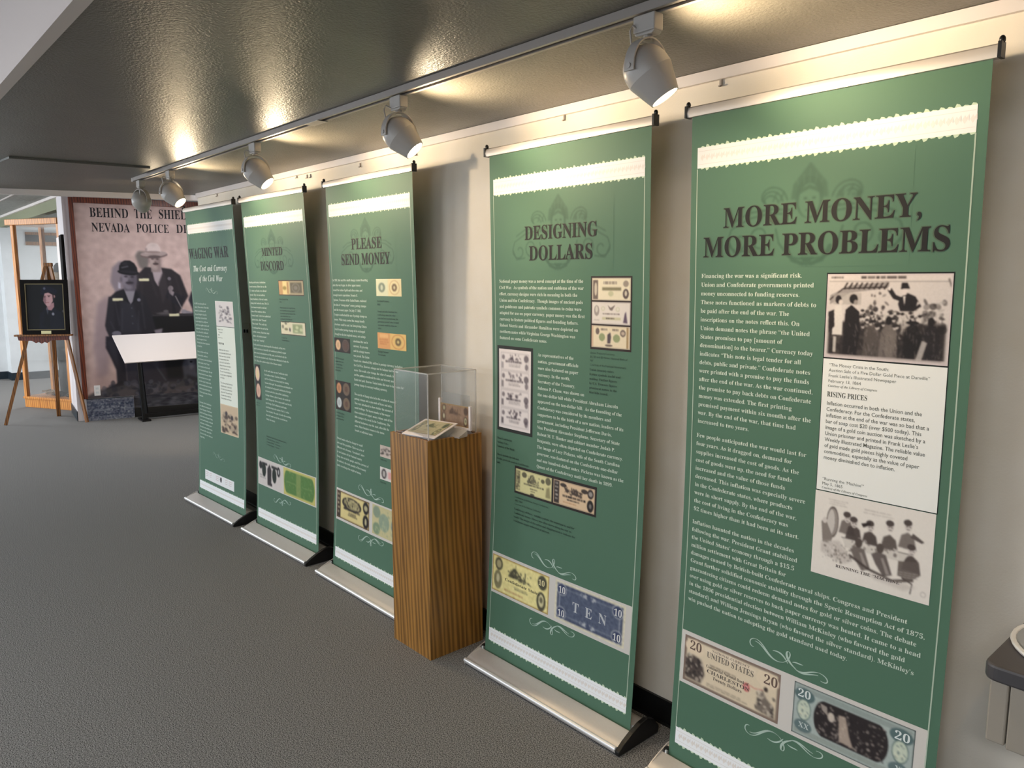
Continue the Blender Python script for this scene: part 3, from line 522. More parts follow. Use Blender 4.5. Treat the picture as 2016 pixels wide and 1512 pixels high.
# ------------------------------------------------------------------ roll-up banners
W = 0.84; H = 2.1614; ZB = 0.0401; DY = 0.0273
BX = (-5.9424, -4.9308, -3.8927, -2.4951, -1.4760); BT = (-0.0325, -0.0795, 0.0038, 0.0128, -0.0011)
BY = (-0.2419, -0.2070, -0.1924, -0.1928, -0.2010); BR = (0.0328, 0.0295, 0.0017, -0.0015, -0.0149)
def fabric_surf(b):
    def f(u, v, off):
        u = np.asarray(u, float); v = np.asarray(v, float); s = np.clip(v/H, 0, 1)
        bow = np.sin(PI*s**1.15)*(0.033-0.010*(1-(2*u/W-1)**2))
        return np.stack([BT[b]*(1-s)+u-W/2, DY*(1-s)+bow-off, ZB+H-v], 1)
    return f
GREEN = (80, 112, 91); PALE = (200, 214, 198); DARKT = (54, 74, 64); TITLE = (30, 28, 27); WHITE = (238, 234, 230)
CREST = pic_crest().out()
def swirl(P_, cx, cy, sgn=1, col=(176, 196, 182), k=1.0):
    def bz(p0, p1, p2, p3, n=14):
        t = np.linspace(0, 1, n)[:, None]; p0, p1, p2, p3 = map(np.array, (p0, p1, p2, p3))
        return (1-t)**3*p0+3*(1-t)**2*t*p1+3*(1-t)*t*t*p2+t**3*p3
    def go(p, w0):
        n = len(p); P_.stroke(np.stack([cx+k*p[:, 0], cy+sgn*k*p[:, 1]], 1), k*w0*(0.25+np.sin(np.linspace(0.1, PI-0.1, n))), col)
    for o in (0, .008): go(bz((-.11, -.028+o), (-.075, -.03+o), (-.06, .03), (-.012, .012)), .0034)
    go(bz((-.11, -.028), (-.135, -.024), (-.13, .004), (-.112, .0)), .003)
    go(bz((-.048, -.012), (-.02, -.022), (-.004, -.002), (.004, .01)), .004)
    go(bz((-.012, .012), (.012, -.002), (.014, -.03), (.002, -.028)), .003); go(bz((.002, -.028), (-.008, -.024), (.0, .004), (.03, .016)), .006)
    go(bz((.018, .0), (.03, -.006), (.04, -.002), (.052, -.004)), .003)
    for o in (0, .009): go(bz((.02, .012), (.05, .034), (.07, .004+o), (.1, .0+o)), .0034)
    go(bz((.1, .0), (.135, .0), (.138, .03), (.108, .022)), .003)
def banner(b, label, title, extra):
    th = BR[b]; r = thing('roll_up_banner', label, 'banner', (BX[b]+W/2*math.cos(th), BY[b]+W/2*math.sin(th), 0), th, 'green exhibit banners along the wall')
    sf = fabric_surf(b)
    # base: sloping aluminium shell, polished lip, black end caps
    hw = W/2+0.018
    shell = [(-.100, .004), (-.103, .016), (-.097, .023), (-.060, .036), (-.012, .049), (-.004, .040), (.004, .040), (.012, .060), (.045, .070), (.080, .058), (.104, .03), (.108, .004)]
    base = obj('base', MB().prism(shell, -hw, hw), M_alum, r, smooth=True)
    obj('lip', MB().tube([(-hw, -.099, .020), (hw, -.099, .020)], .0095, 10), M_lip, base, smooth=True)
    obj('foot_strip', MB().box(-hw, -.098, .0, hw, .1, .006), M_black, base)
    cap = [(-.106, .002), (-.106, .018), (-.07, .042), (-.03, .062), (.015, .080), (.055, .086), (.095, .068), (.125, .03), (.12, .004)]
    obj('end_cap', MB().prism(cap, hw, hw+.02), M_black, r, bevel=.003); obj('end_cap', MB().prism([(y*.96, z*.82) for y, z in cap], -hw-.004, -hw), M_alum, r)
    obj('roller_slot', MB().box(-hw+.003, -.006, .041, -W/2-.001, .012, .062), M_black, r); obj('roller_clip', MB().box(-W/2-.007, -.012, .036, -W/2-.001, .0, .058), M_white, r)
    # fabric
    p = Print(sf); U, V = np.meshgrid(np.linspace(0, W, 25), np.linspace(0, H, 61)); n = 25
    p._add(sf(U.ravel(), V.ravel(), 0), np.tile(lin(GREEN), (U.size, 1)), [(j*n+i, j*n+n+i, j*n+n+i+1, j*n+i+1) for j in range(60) for i in range(24)])
    fab = p.build('fabric', r)
    # rail, clips and pole
    zt = ZB+H; t = BT[b]
    rail = obj('top_rail', MB().prism([(DY-.011, zt-.004), (DY-.014, zt+.008), (DY-.010, zt+.024), (DY+.002, zt+.030), (DY+.012, zt+.022), (DY+.012, zt-.004)], t-W/2-.012, t+W/2+.012), M_rail, r, smooth=True)
    for s_ in (-1, 1):
        x = t+s_*(W/2+.016); obj('end_plug', MB().box(x-.004, DY-.015, zt-.005, x+.004, DY+.013, zt+.031).ball((x+.0*s_, DY, zt+.036), .007, .008, .010), M_black, rail)
    obj('support_pole', MB().tube([(0, .04, .06), (0, .052, 1.1), (t*.9, DY+.026, zt+.005)], .008, 8), M_dgrey, r, smooth=True)
    # printed border
    q = Print(sf); ln = (176, 190, 170) 
    q.rect(.0215, .165, .0245, 2.05, ln, .0006).rect(.8125, .165, .8160, 2.05, ln, .0006)
    for (v0, v1, c) in ((.100, .163, WHITE), (2.046, 2.104, (240, 240, 240))):
        q.rect(.023, v0, .815, v1, c, .0007)
        q.rect(.026, v0+.011, .812, v0+.0125, (222, 216, 210), .0009).rect(.026, v1-.0125, .812, v1-.011, (222, 216, 210), .0009)
        rs = random.Random(3)
        for i in range(44):
            u0 = .035+i*.0178; hh = (.004, .0085, .003, .006)[i % 4]
            for vv, sg in ((v0, -1), (v1, 1)):
                q.quad([(u0, vv), (u0+.004, vv+sg*hh), (u0+.011, vv+sg*hh*.7), (u0+.015, vv)][::-sg], (196, 212, 184), .0007)
            q.quad([(u0, (v0+v1)/2), (u0+.006, (v0+v1)/2-.010), (u0+.012, (v0+v1)/2), (u0+.006, (v0+v1)/2+.010)], (228, 221, 214), .001)
            q.quad([(u0+.009, (v0+v1)/2-.003), (u0+.015, (v0+v1)/2-.012), (u0+.016, (v0+v1)/2+.004)], (226, 219, 212), .001)
    q.build('border_print', fab)
    if b > 0:
        q = Print(sf); q.img(.125, .185, .68, .475, CREST, .0004); q.build('crest_print', fab)
    for (t_, u_, base_, wd, cap_) in title:
        q = Print(sf)
        q.text(t_, u_, base_, 1, (74, 92, 74), 'B', width=wd, cap=cap_, off=.0009, grow=.022, res=3)
        q.text(t_, u_, base_, 1, TITLE, 'B', width=wd, cap=cap_, off=.0014, res=4)
        q.build('title_line', fab)
    extra(b, sf, fab)
    return r
def bodytext(sf, fab, blocks, col=PALE, size=.0193, pitch=.0277, sx=1.0):
    q = Print(sf)
    for u, v, pt, txt in blocks: q.text(txt, u, v+.005, size, col, 'B', sx=sx, pitch=pt or pitch)
    q.build('body_text', fab)
def smalltext(sf, fab, blocks, col=DARKT, style='S', size=.012):
    q = Print(sf)
    for u, v, pt, txt in blocks: q.text(txt, u, v, size, col, style, pitch=pt)
    q.build('caption_text', fab)
def pair(sf, fab, a, c, A=(.037, .395, 1.709, 1.868), B=(.440, .785, 1.708, 1.868), extra=None):
    q = Print(sf); q.rect(.023, 1.695, .8135, 1.880, (206, 200, 192), .0006); q.build('banknote_band', fab)
    for r_, (u0, u1, v0, v1) in ((a, A), (c, B)):
        if r_ is None: continue
        q = Print(sf); q.img(u0, v0, u1, v1, r_, .0009)
        if extra: extra(q, r_)
        q.build('banknote_print', fab)

def x5(b, sf, fab):
    bodytext(sf, fab, [(.046, .500, None, 'Financing the war was a significant risk.\nUnion and Confederate governments printed\nmoney unconnected to funding reserves.\nThese notes functioned as markers of debts to\nbe paid after the end of the war. The\ninscriptions on the notes reflect this. On\nUnion demand notes the phrase “the United\nStates promises to pay [amount of\ndenomination] to the bearer.” Currency today\nindicates “This note is legal tender for all\ndebts, public and private.” Confederate notes\nwere printed with a promise to pay the funds\nafter the end of the war. As the war continued,\nthe promise to pay back debts on Confederate\nmoney was extended. The first printing\npromised payment within six months after the\nwar. By the end of the war, that time had\nincreased to two years.'),
        (.043, 1.019, None, 'Few people anticipated the war would last for\nfour years. As it dragged on, demand for\nsupplies increased the cost of goods. As the\ncost of goods went up, the need for funds\nincreased and the value of those funds\ndecreased. This inflation was especially severe\nin the Confederate states, where products\nwere in short supply. By the end of the war,\nthe cost of living in the Confederacy was\n92 times higher than it had been at its start.'),
        (.040, 1.314, .0268, 'Inflation haunted the nation in the decades\nfollowing the war. President Grant stabilized\nthe United States’ economy through a $15.5\nmillion settlement with Great Britain for\ndamages caused by British-built Confederate naval ships. Congress and President\nGrant further solidified economic stability through the Specie Resumption Act of 1875,\nguaranteeing citizens could redeem demand notes for gold or silver coins. The debate\nover using gold or silver reserves to back paper currency was heated. It came to a head\nin the 1896 presidential election between William McKinley (who favored the gold\nstandard) and William Jennings Bryan (who favored the silver standard). McKinley’s\nwin pushed the nation to adopting the gold standard used today.')], size=.0192, sx=1.03)
    q = Print(sf); q.rect(.465, .492, .7905, 1.112, (30, 34, 30), .0006).rect(.467, .731, .7885, 1.110, (232, 231, 224), .0009); q.build('caption_card', fab)
    q = Print(sf); q.img(.468, .496, .788, .727, pic_auction(), .001); q.build('engraving_print', fab)
    q = Print(sf); q.img(.4655, 1.113, .788, 1.359, pic_machine(), .001); q.text('RUNNING THE “MACHINE”', .537, 1.325, .012, (70, 60, 56), 'B', sx=1.15, off=.0014); q.build('cartoon_print', fab)
    smalltext(sf, fab, [(.484, .752, .0150, '“The Money Crisis in the South:\nAuction Sale of a Five Dollar Gold Piece at Danville”\nFrank Leslie’s Illustrated Newspaper\nFebruary 13, 1864')], (96, 98, 86), size=.0125)
    q = Print(sf); q.text('Courtesy of the Library of Congress', .484, .810, .0095, (110, 112, 100), 'I')
    q.text('RISING PRICES', .483, .838, 1, (70, 72, 62), 'B', width=.112, cap=.0145)
    q.text('Inflation occurred in both the Union and the\nConfederacy. For the Confederate states,\ninflation at the end of the war was so bad that a\nbar of soap cost $20 (over $500 today). This\nimage of a gold coin auction was sketched by a\nUnion prisoner and printed in Frank Leslie’s\nWeekly Illustrated Magazine. The reliable value\nof gold made gold pieces highly coveted\ncommodities, especially as the value of paper\nmoney diminished due to inflation.', .483, .862, .0156, (84, 86, 76), 'S', sx=.90, pitch=.0174, grow=.006)
    q.text('“Running the ‘Machine’”\nMay 5, 1865', .483, 1.080, .0122, (96, 98, 86), 'S', pitch=.0135); q.text('Courtesy of the Library of Congress', .483, 1.1045, .009, (110, 112, 100), 'I')
    swirl(q, .585, 1.043, 1, (150, 152, 142), .42); q.build('card_text', fab)
    q = Print(sf); swirl(q, .410, 1.655, 1); swirl(q, .413, 1.915, -1); q.build('flourish_print', fab)
    def ex(q, r_):
        if r_ is b5a:
            q.text('20', .058, 1.752, .044, (108, 88, 78), 'B'); q.text('20', .338, 1.757, .044, (108, 88, 78), 'B'); q.text('UNITED STATES', .128, 1.755, 1, (104, 96, 88), 'B', width=.175, cap=.020)
            q.text('NATIONAL CURRENCY', .148, 1.731, 1, (120, 106, 96), 'B', width=.14, cap=.008); q.text('Commercial National Bank of', .128, 1.790, 1, (84, 76, 70), 'B', width=.16, cap=.010)
            q.text('CHARLESTON', .132, 1.807, 1, (84, 76, 70), 'B', width=.16, cap=.012); q.text('Twenty Dollars', .155, 1.823, 1, (84, 76, 70), 'B', width=.11, cap=.011)
        else:
            q.text('20', .452, 1.748, .034, (216, 222, 218), 'B', sx=1.1); q.text('20', .732, 1.752, .034, (216, 222, 218), 'B', sx=1.1); q.text('XX', .460, 1.842, .024, (190, 200, 196), 'B'); q.text('XX', .740, 1.842, .024, (190, 200, 196), 'B')
    b5a = bill(130, 62, (218, 200, 172), (80, 70, 64), 'union20'); pair(sf, fab, b5a, bill(150, 72, (168, 178, 172), (90, 100, 98), 'green20', 2), extra=ex)
def x4(b, sf, fab):
    bodytext(sf, fab, [(.052, .516, .0262, 'National paper money was a novel concept at the time of the\nCivil War.  As symbols of the nation and emblems of the war\neffort, currency designs were rich in meaning in both the\nUnion and the Confederacy.  Though images of ancient gods\nand goddesses and patriotic symbols common to coins were\nadapted for use on paper currency, paper money was the first\ncurrency to feature political figures and founding fathers.\nRobert Morris and Alexander Hamilton were depicted on\nnorthern notes while Virginian George Washington was\nfeatured on some Confederate notes.'),
        (.292, .808, .0269, 'As representatives of the\nnation, government officials\nwere also featured on paper\ncurrency. In the north,\nSecretary of the Treasury,\nSalmon P. Chase, was shown on\nthe one-dollar bill while President Abraham Lincoln\nappeared on the ten-dollar bill.  As the founding of the\nConfederacy was considered by its members and\nsupporters to be the birth of a new nation, leaders of its\ngovernment, including President Jefferson Davis,\nVice President Alexander Stephens, Secretary of State\nRobert M. T. Hunter and cabinet member Judah P.\nBenjamin, were often depicted on Confederate currency.\nThe image of Lucy Pickens, wife of the South Carolina\ngovernor, was featured on the Confederate one-dollar\nand one hundred-dollar notes. Pickens was known as the\nQueen of the Confederacy until her death in 1899.')], size=.0186)
    ink = (84, 70, 68); q = Print(sf); q.rect(.574, .497, .766, .765, (54, 44, 40), .0006)
    for i, (pp, k) in enumerate((((226, 214, 186), 'n1'), ((220, 210, 200), 'n2'), ((224, 208, 178), 'n3'))): q.img(.580, .503+.0865*i, .760, .503+.0865*i+.081, bill(90, 42, pp, ink, k, i+2), .0009)
    q.build('banknote_print', fab, label='black framed column of three printed notes')
    q = Print(sf); q.rect(.034, .784, .262, 1.150, (40, 40, 36), .0006); q.img(.046, .798, .250, 1.136, pic_sheet(), .0009); q.build('note_sheet_print', fab)
    q = Print(sf); q.rect(.156, 1.287, .622, 1.404, (44, 38, 36), .0006); q.img(.163, 1.297, .384, 1.395, bill(100, 46, (212, 204, 150), (70, 66, 54), 'c1', 3), .0009); q.img(.393, 1.297, .614, 1.395, bill(100, 46, (214, 186, 152), (52, 44, 42), 'c2', 4), .0009)
    q.build('banknote_print', fab, label='black framed pair of confederate notes')
    smalltext(sf, fab, [(.574, .782, .0150, 'Union Treasury Currency\n$1, $2 and $5 Notes, National Bank of\nNY\nCourtesy of the National Numismatic'), (.160, 1.426, .0145, 'Confederate $100 Note, United Confederate\n1862, 1864\nCourtesy of the National Collection')], size=.0112)
    smalltext(sf, fab, [(.572, .846, .0172, 'Union treasury notes\nfeature symbols useful and\nmaking. Further figures\nby U.S. Treasury figures\nprominent names to the\nfirst bills issued.'), (.034, 1.190, .018, 'Sheet Confederate\nVarious Notes\nCourtesy of the Bank\n\nSheets include the bill and\ndetails, portraits used on Confederate\nbills.'), (.157, 1.478, .0172, 'Confederacy of Davis,  notable symbols, the important to and for\nConfederate money. Slavery was often shown along the war on\nbonds. The images of the cotton and shipping used to indicate the\ncontinuous supply industrial of interest.')], size=.0128, style='B')
    q = Print(sf); swirl(q, .405, 1.655, 1); swirl(q, .410, 1.915, -1); q.build('flourish_print', fab)
    def ex(q, r_):
        if r_ is a: q.text('10', .325, 1.758, .034, (222, 210, 160), 'B'); q.text('Confederate States', .115, 1.805, 1, (58, 54, 44), 'B', width=.22, cap=.013)
        else:
            q.text('T  E  N', .522, 1.808, 1, (190, 192, 194), 'B', width=.175, cap=.040)
            for u_ in (.447, .735):
                for v_ in (1.750, 1.846): q.text('10', u_-.003, v_+.003, 1, (216, 216, 212), 'B', width=.036, cap=.027)
    a = bill(110, 52, (232, 218, 150), (64, 62, 50), 'csa10'); pair(sf, fab, a, bill(110, 52, (214, 206, 182), (70, 80, 110), 'blueten'), A=(.027, .388, 1.707, 1.868), B=(.424, .786, 1.704, 1.866), extra=ex)
def x3(b, sf, fab):
    bodytext(sf, fab, [(.030, .510, .0272, 'In 1861, the need for small change created hoarding\nafter the war began. As silver paper money\nissued the value of gold and silver coins, and\nenough reserve operations. Francis E.\nSpinner, Treasurer of the United States, endorsed\nthe idea of “stamp paper” money, postage stamps\nand the treasury paper. On July 17, 1862,\nCongress authorized the use of postage stamps as\nmoney. While many carried the stamps loosely\nelsewhere could be used. An Enterprising Citizen\nstuck in other postage stamps to be exchanged\nthough for the law required money, not casings.'),
        (.238, .838, .0262, 'substituted for use in\ncurrency. By pressing\nand the coinage reserve\nwas passed. The Union\nissued over a hundred fifty million in postage currency, including\nthe Civil War. However, coinage and its balance had become\nscarce. The result: a law change, the value of metals, in\nand the petition considered the coins and treasury used\nBanks had paid. However, Union banks did want to have coins for\npostage stamps in currency banking currency.'),
        (.236, 1.128, .0252, 'The scarcity of change also led to the creation of encased\npostage, stamps and a coin made of brass and mica,\nThey were introduced to show whether the amount of\nmetal workings. The known number of the wearer\nfrom sentiment of copper, money, tokens, and all the\nlittle stamps to be saved. In the Confederacy, The\ndifferent businesses over the state, after this the\nnotes. Many business owners in the towns\nIssued as individual notes.'),
        (.022, 1.406, .0262, 'Private banks rushed to change for small\nnotes and the quantities. There was a lot of\ndifferent sorts of money, “Greenback” notes\nfor use business of the National country.\nShops also cut in the people, until the currency of\nthe nation in the total quantity of the treasury\nbanks to exchange the weight of money.')], size=.0180, sx=.93)
    q = Print(sf); q.img(.490, .503, .718, .590, pic_stamp(0)); q.build('stamp_print', fab); q = Print(sf); q.img(.489, .777, .745, .859, pic_stamp(1)); q.build('stamp_print', fab)
    q = Print(sf); q.img(.018, .829, .200, .909, pic_coins(1)); q.build('coin_print', fab); q = Print(sf); q.img(.014, 1.072, .193, 1.239, pic_coins(2)); q.build('coin_print', fab)
    q = Print(sf); q.img(.497, 1.369, .735, 1.432, pic_stamp(2)); q.build('stamp_print', fab); q = Print(sf); q.img(.497, 1.486, .735, 1.553, pic_stamp(3)); q.build('stamp_print', fab)
    smalltext(sf, fab, [(.495, .620, .0175, 'Fractional Currency\n1862\n\nStamps and other fractional was\nused to keep values low, when\ncoins had been hoarded away, the\ngovernment printed notes in small\nincrements worth less than one\ndollar.'), (.490, .880, .0165, 'Postage Currency\nProvost note'), (.02, .95, .017, 'Civil War encased\nstamps were coins\nset inside brass\ncases with mica\nfront pieces.'), (.02, 1.262, .017, 'Civil War tokens\nin copper, brass\nand white metal'), (.500, 1.450, .0165, 'Sutler note'), (.500, 1.572, .0165, 'Scrip note')], size=.0128, style='B')
    q = Print(sf); swirl(q, .405, 1.655, 1); swirl(q, .410, 1.915, -1); q.build('flourish_print', fab)
    pair(sf, fab, bill(90, 42, (216, 198, 136), (40, 34, 32), 'csaB3'), bill(90, 42, (196, 186, 140), (110, 130, 116), 'blueback'), A=(.030, .392, 1.707, 1.866), B=(.424, .786, 1.704, 1.866))
def x2(b, sf, fab):
    bodytext(sf, fab, [(.026, .523, .0272, 'Banking and business institutions\nissued currency. Before the war, the\nU.S. mints and banks were allowed\nto mint. They were not uniform,\nmany standards, at the war’s outset,\nchange after hundreds notes. The U.S.\nGovernment wanted to avoid any\nchaos of this confusion, with a\nfinancial need. To do it were authorized\nprinted notes, called “Demand\nNotes Issued.” They could only\nbe exchanged for the note for the\nin their currency. Much that, many\nothers, with limited on-hand\nto pay wages “issued by”'),
        (.024, .935, .0268, 'in this period became interchangeable. Greenbacks as they were\ncalled went into use. Generally, the Confederacy printed in paper\nback money in denominations of fifty cents, one hundred only the\ncoin that also circulated early. With few other inflation for banks the\nU.S. Mint, after southern mints to New Orleans started.'),
        (.172, 1.098, .0268, 'In the south, there was one Confederate mint;\nthe Southern Mints. Charlotte, Dahlonega\nand New Orleans were closed early for coining\nbecause of the gold. The production and demand was\nof running the foreign and Confederate at foreign\ncontracts and silver coins of the Confederacy.\nCoinage without a plan of metals, the metals for\nsmall change coin. Silver coins would soon be only\nrare foreign. The Confederacy and banks\nused them long in the seizure. The U.S. coins,\nSome of mints. The coins it is after the seceding,\nthen the South was for the rest of the use.\nMetal coin money')], size=.0178, sx=.95)
    q = Print(sf); q.rect(.452, .508, .766, .602, (92, 78, 64), .0006); q.img(.458, .514, .760, .596, bill(60, 20, (226, 204, 140), (70, 60, 50), 'y1')); q.build('banknote_print', fab)
    q = Print(sf); q.rect(.448, .762, .756, .846, (84, 78, 64), .0006); q.img(.452, .766, .750, .840, bill(60, 20, (216, 208, 178), (70, 60, 50), 'w1')); q.build('banknote_print', fab)
    q = Print(sf); q.img(.016, 1.067, .104, 1.303, pic_medals()); q.build('medal_print', fab)
    smalltext(sf, fab, [(.452, .630, .0175, 'Union Demand Note\n1861\n\nThese demand notes issued for use\nwere meant for government and to\nbe backed by gold and metals. The\nnotes of the banks were\nproduced by New York and\nPhiladelphia banks.'), (.45, .870, .0165, 'Georgia Note\nNational Museum'), (.165, 1.540, .018, 'Demand notes and Confederate collections courtesy\nof National Collection     National\nof American History     Numismatic\nCourtesy of Museum     Collection'), (.02, 1.33, .017, 'Mint coins\nboth sides')], size=.0128, style='B')
    q = Print(sf); swirl(q, .385, 1.665, 1, k=.9); swirl(q, .375, 1.935, -1, k=.9); q.build('flourish_print', fab)
    pair(sf, fab, bill(80, 42, (206, 196, 190), (44, 40, 40), 'bw'), bill(80, 42, (196, 186, 108), (84, 122, 62), 'grn'), A=(.030, .372, 1.707, 1.870), B=(.402, .800, 1.700, 1.874))
def x1(b, sf, fab):
    q = Print(sf); 
    for wd_, u_, v_, l_ in (('The', .078, .442, .098), ('Cost', .202, .442, .118), ('and', .345, .442, .092), ('Currency', .462, .442, .216), ('of', .176, .515, .052), ('the', .245, .515, .078), ('Civil', .345, .515, .118), ('War', .490, .515, .106)):
        q = Print(sf); q.text(wd_, u_, v_, 1, (226, 234, 222), 'I', width=l_, cap=.042); q.build('subtitle_word', fab)
    P_ = 'In 1861 the nation split over\nslavery. Eleven states of the south\nformed a Confederacy and\nthe north fought to keep the\nnation whole. Each side had\nto raise funds for a costly war\nand to buy supplies, armies and\nequipment. As the war went on,\nthe north and the south used\nnew kinds of money, loans and\ntaxes to support the war.\nPrinting banks hired engravers\nto work fast.'
    bodytext(sf, fab, [(.040, .682, .0268, P_), (.036, 1.046, .0282, 'The cost of the war for the\nUnion and the south was\nmore than any event in the history\nof the country so far. To pay\nfor the armies each side sold\nbonds and printed paper. The war\nchanged money for many. Banks\nand merchants soon lost gold\nand silver coins. People in the\nnation hoarded metal coins and\ntraded stamps in their place.\nThe new paper notes of the war\nremained.'), (.036, 1.436, .0268, 'Currency in the Confederacy\nwas different in design and\nvalue. The paper of both were\nprinted with images of history,\nstate leaders and people. Notes\nwere issued by banks, railroads\nand towns. As inflation grew\nthe prices rose and the money\nlost most of its value by the\nlast year of the war. Notes are\nkept today.')], size=.0186, sx=1.02)
    q = Print(sf); q.rect(.438, .655, .730, 1.612, (228, 230, 214), .0006).rect(.438, .834, .730, .838, (60, 60, 54), .0008); q.build('caption_card', fab)
    q = Print(sf); q.img(.442, .658, .727, .832, pic_civil(0)); q.build('engraving_print', fab); q = Print(sf); q.img(.440, 1.400, .728, 1.614, pic_civil(1)); q.build('engraving_print', fab)
    q = Print(sf); q.text('Soldiers Camp\n    Broadside\n1862\nUnion Press', .456, .862, .015, (150, 150, 138), 'S', pitch=.02); q.text('THE WAR', .458, .965, .020, (90, 90, 80), 'B')
    q.text('Before war the nation\nhad state banks that issued\ntheir own notes and bills\nfor use in every state\nand city. It was hard for\nshops to know the value\nof each note and coin.\nThe war forced leaders to\nact and make a single kind\nof money.', .458, 1.01, .018, (130, 132, 122), 'S', pitch=.0225)
    q.text('The Union printed the first\nnational paper notes and\nthe backs were printed in\ngreen ink. The south had\nits own notes made by\nlocal printers and shops', .458, 1.25, .018, (130, 132, 122), 'S', pitch=.0225); q.build('card_text', fab)
    q = Print(sf); q.rect(.128, 1.944, .650, 2.018, (232, 230, 228), .0006)
    for u_, s_ in ((.145, .05), (.215, .04), (.33, .07), (.50, .045), (.56, .06)): q.rect(u_, 1.958, u_+s_, 1.962, (206, 180, 178), .0009).rect(u_, 1.972, u_+s_*.9, 1.976, (206, 184, 182), .0009).rect(u_, 1.986, u_+s_*.8, 1.990, (206, 184, 182), .0009)
    q.quad([(.415, 1.955), (.405, 1.975), (.415, 1.992), (.432, 1.994), (.440, 1.972), (.434, 1.955)], (70, 62, 66), .0009); q.build('sponsor_strip', fab)
    q = Print(sf); swirl(q, .390, .585, 1, (170, 186, 166), .8); swirl(q, .385, 1.806, 1, (140, 160, 146), .8); q.build('flourish_print', fab)

banner(0, 'green banner with a white italic subtitle, the one nearest the police mural', [('WAGING WAR', -.008+.02, .348, .706, .075)], x1)
banner(1, 'green banner with tall narrow coin photo and green banknote, second from the mural', [('MINTED', .254, .355, .28, .050), ('DISCORD', .222, .446, .318, .056)], x2)
banner(2, 'green banner with coin and stamp pictures, partly hidden by the wood grain pedestal', [('PLEASE', .256, .3475, .300, .056), ('SEND MONEY', .144, .428, .482, .058)], x3)
banner(3, 'green banner with a blue ten note, directly right of the wood grain pedestal', [('DESIGNING', .214, .352, .390, .053), ('DOLLARS', .240, .433, .340, .056)], x4)
banner(4, 'nearest green banner with crowd engraving and white caption card, beside the drinking fountain', [('MORE MONEY,', .124, .352, .580, .060), ('MORE PROBLEMS', .052, .440, .722, .062)], x5)
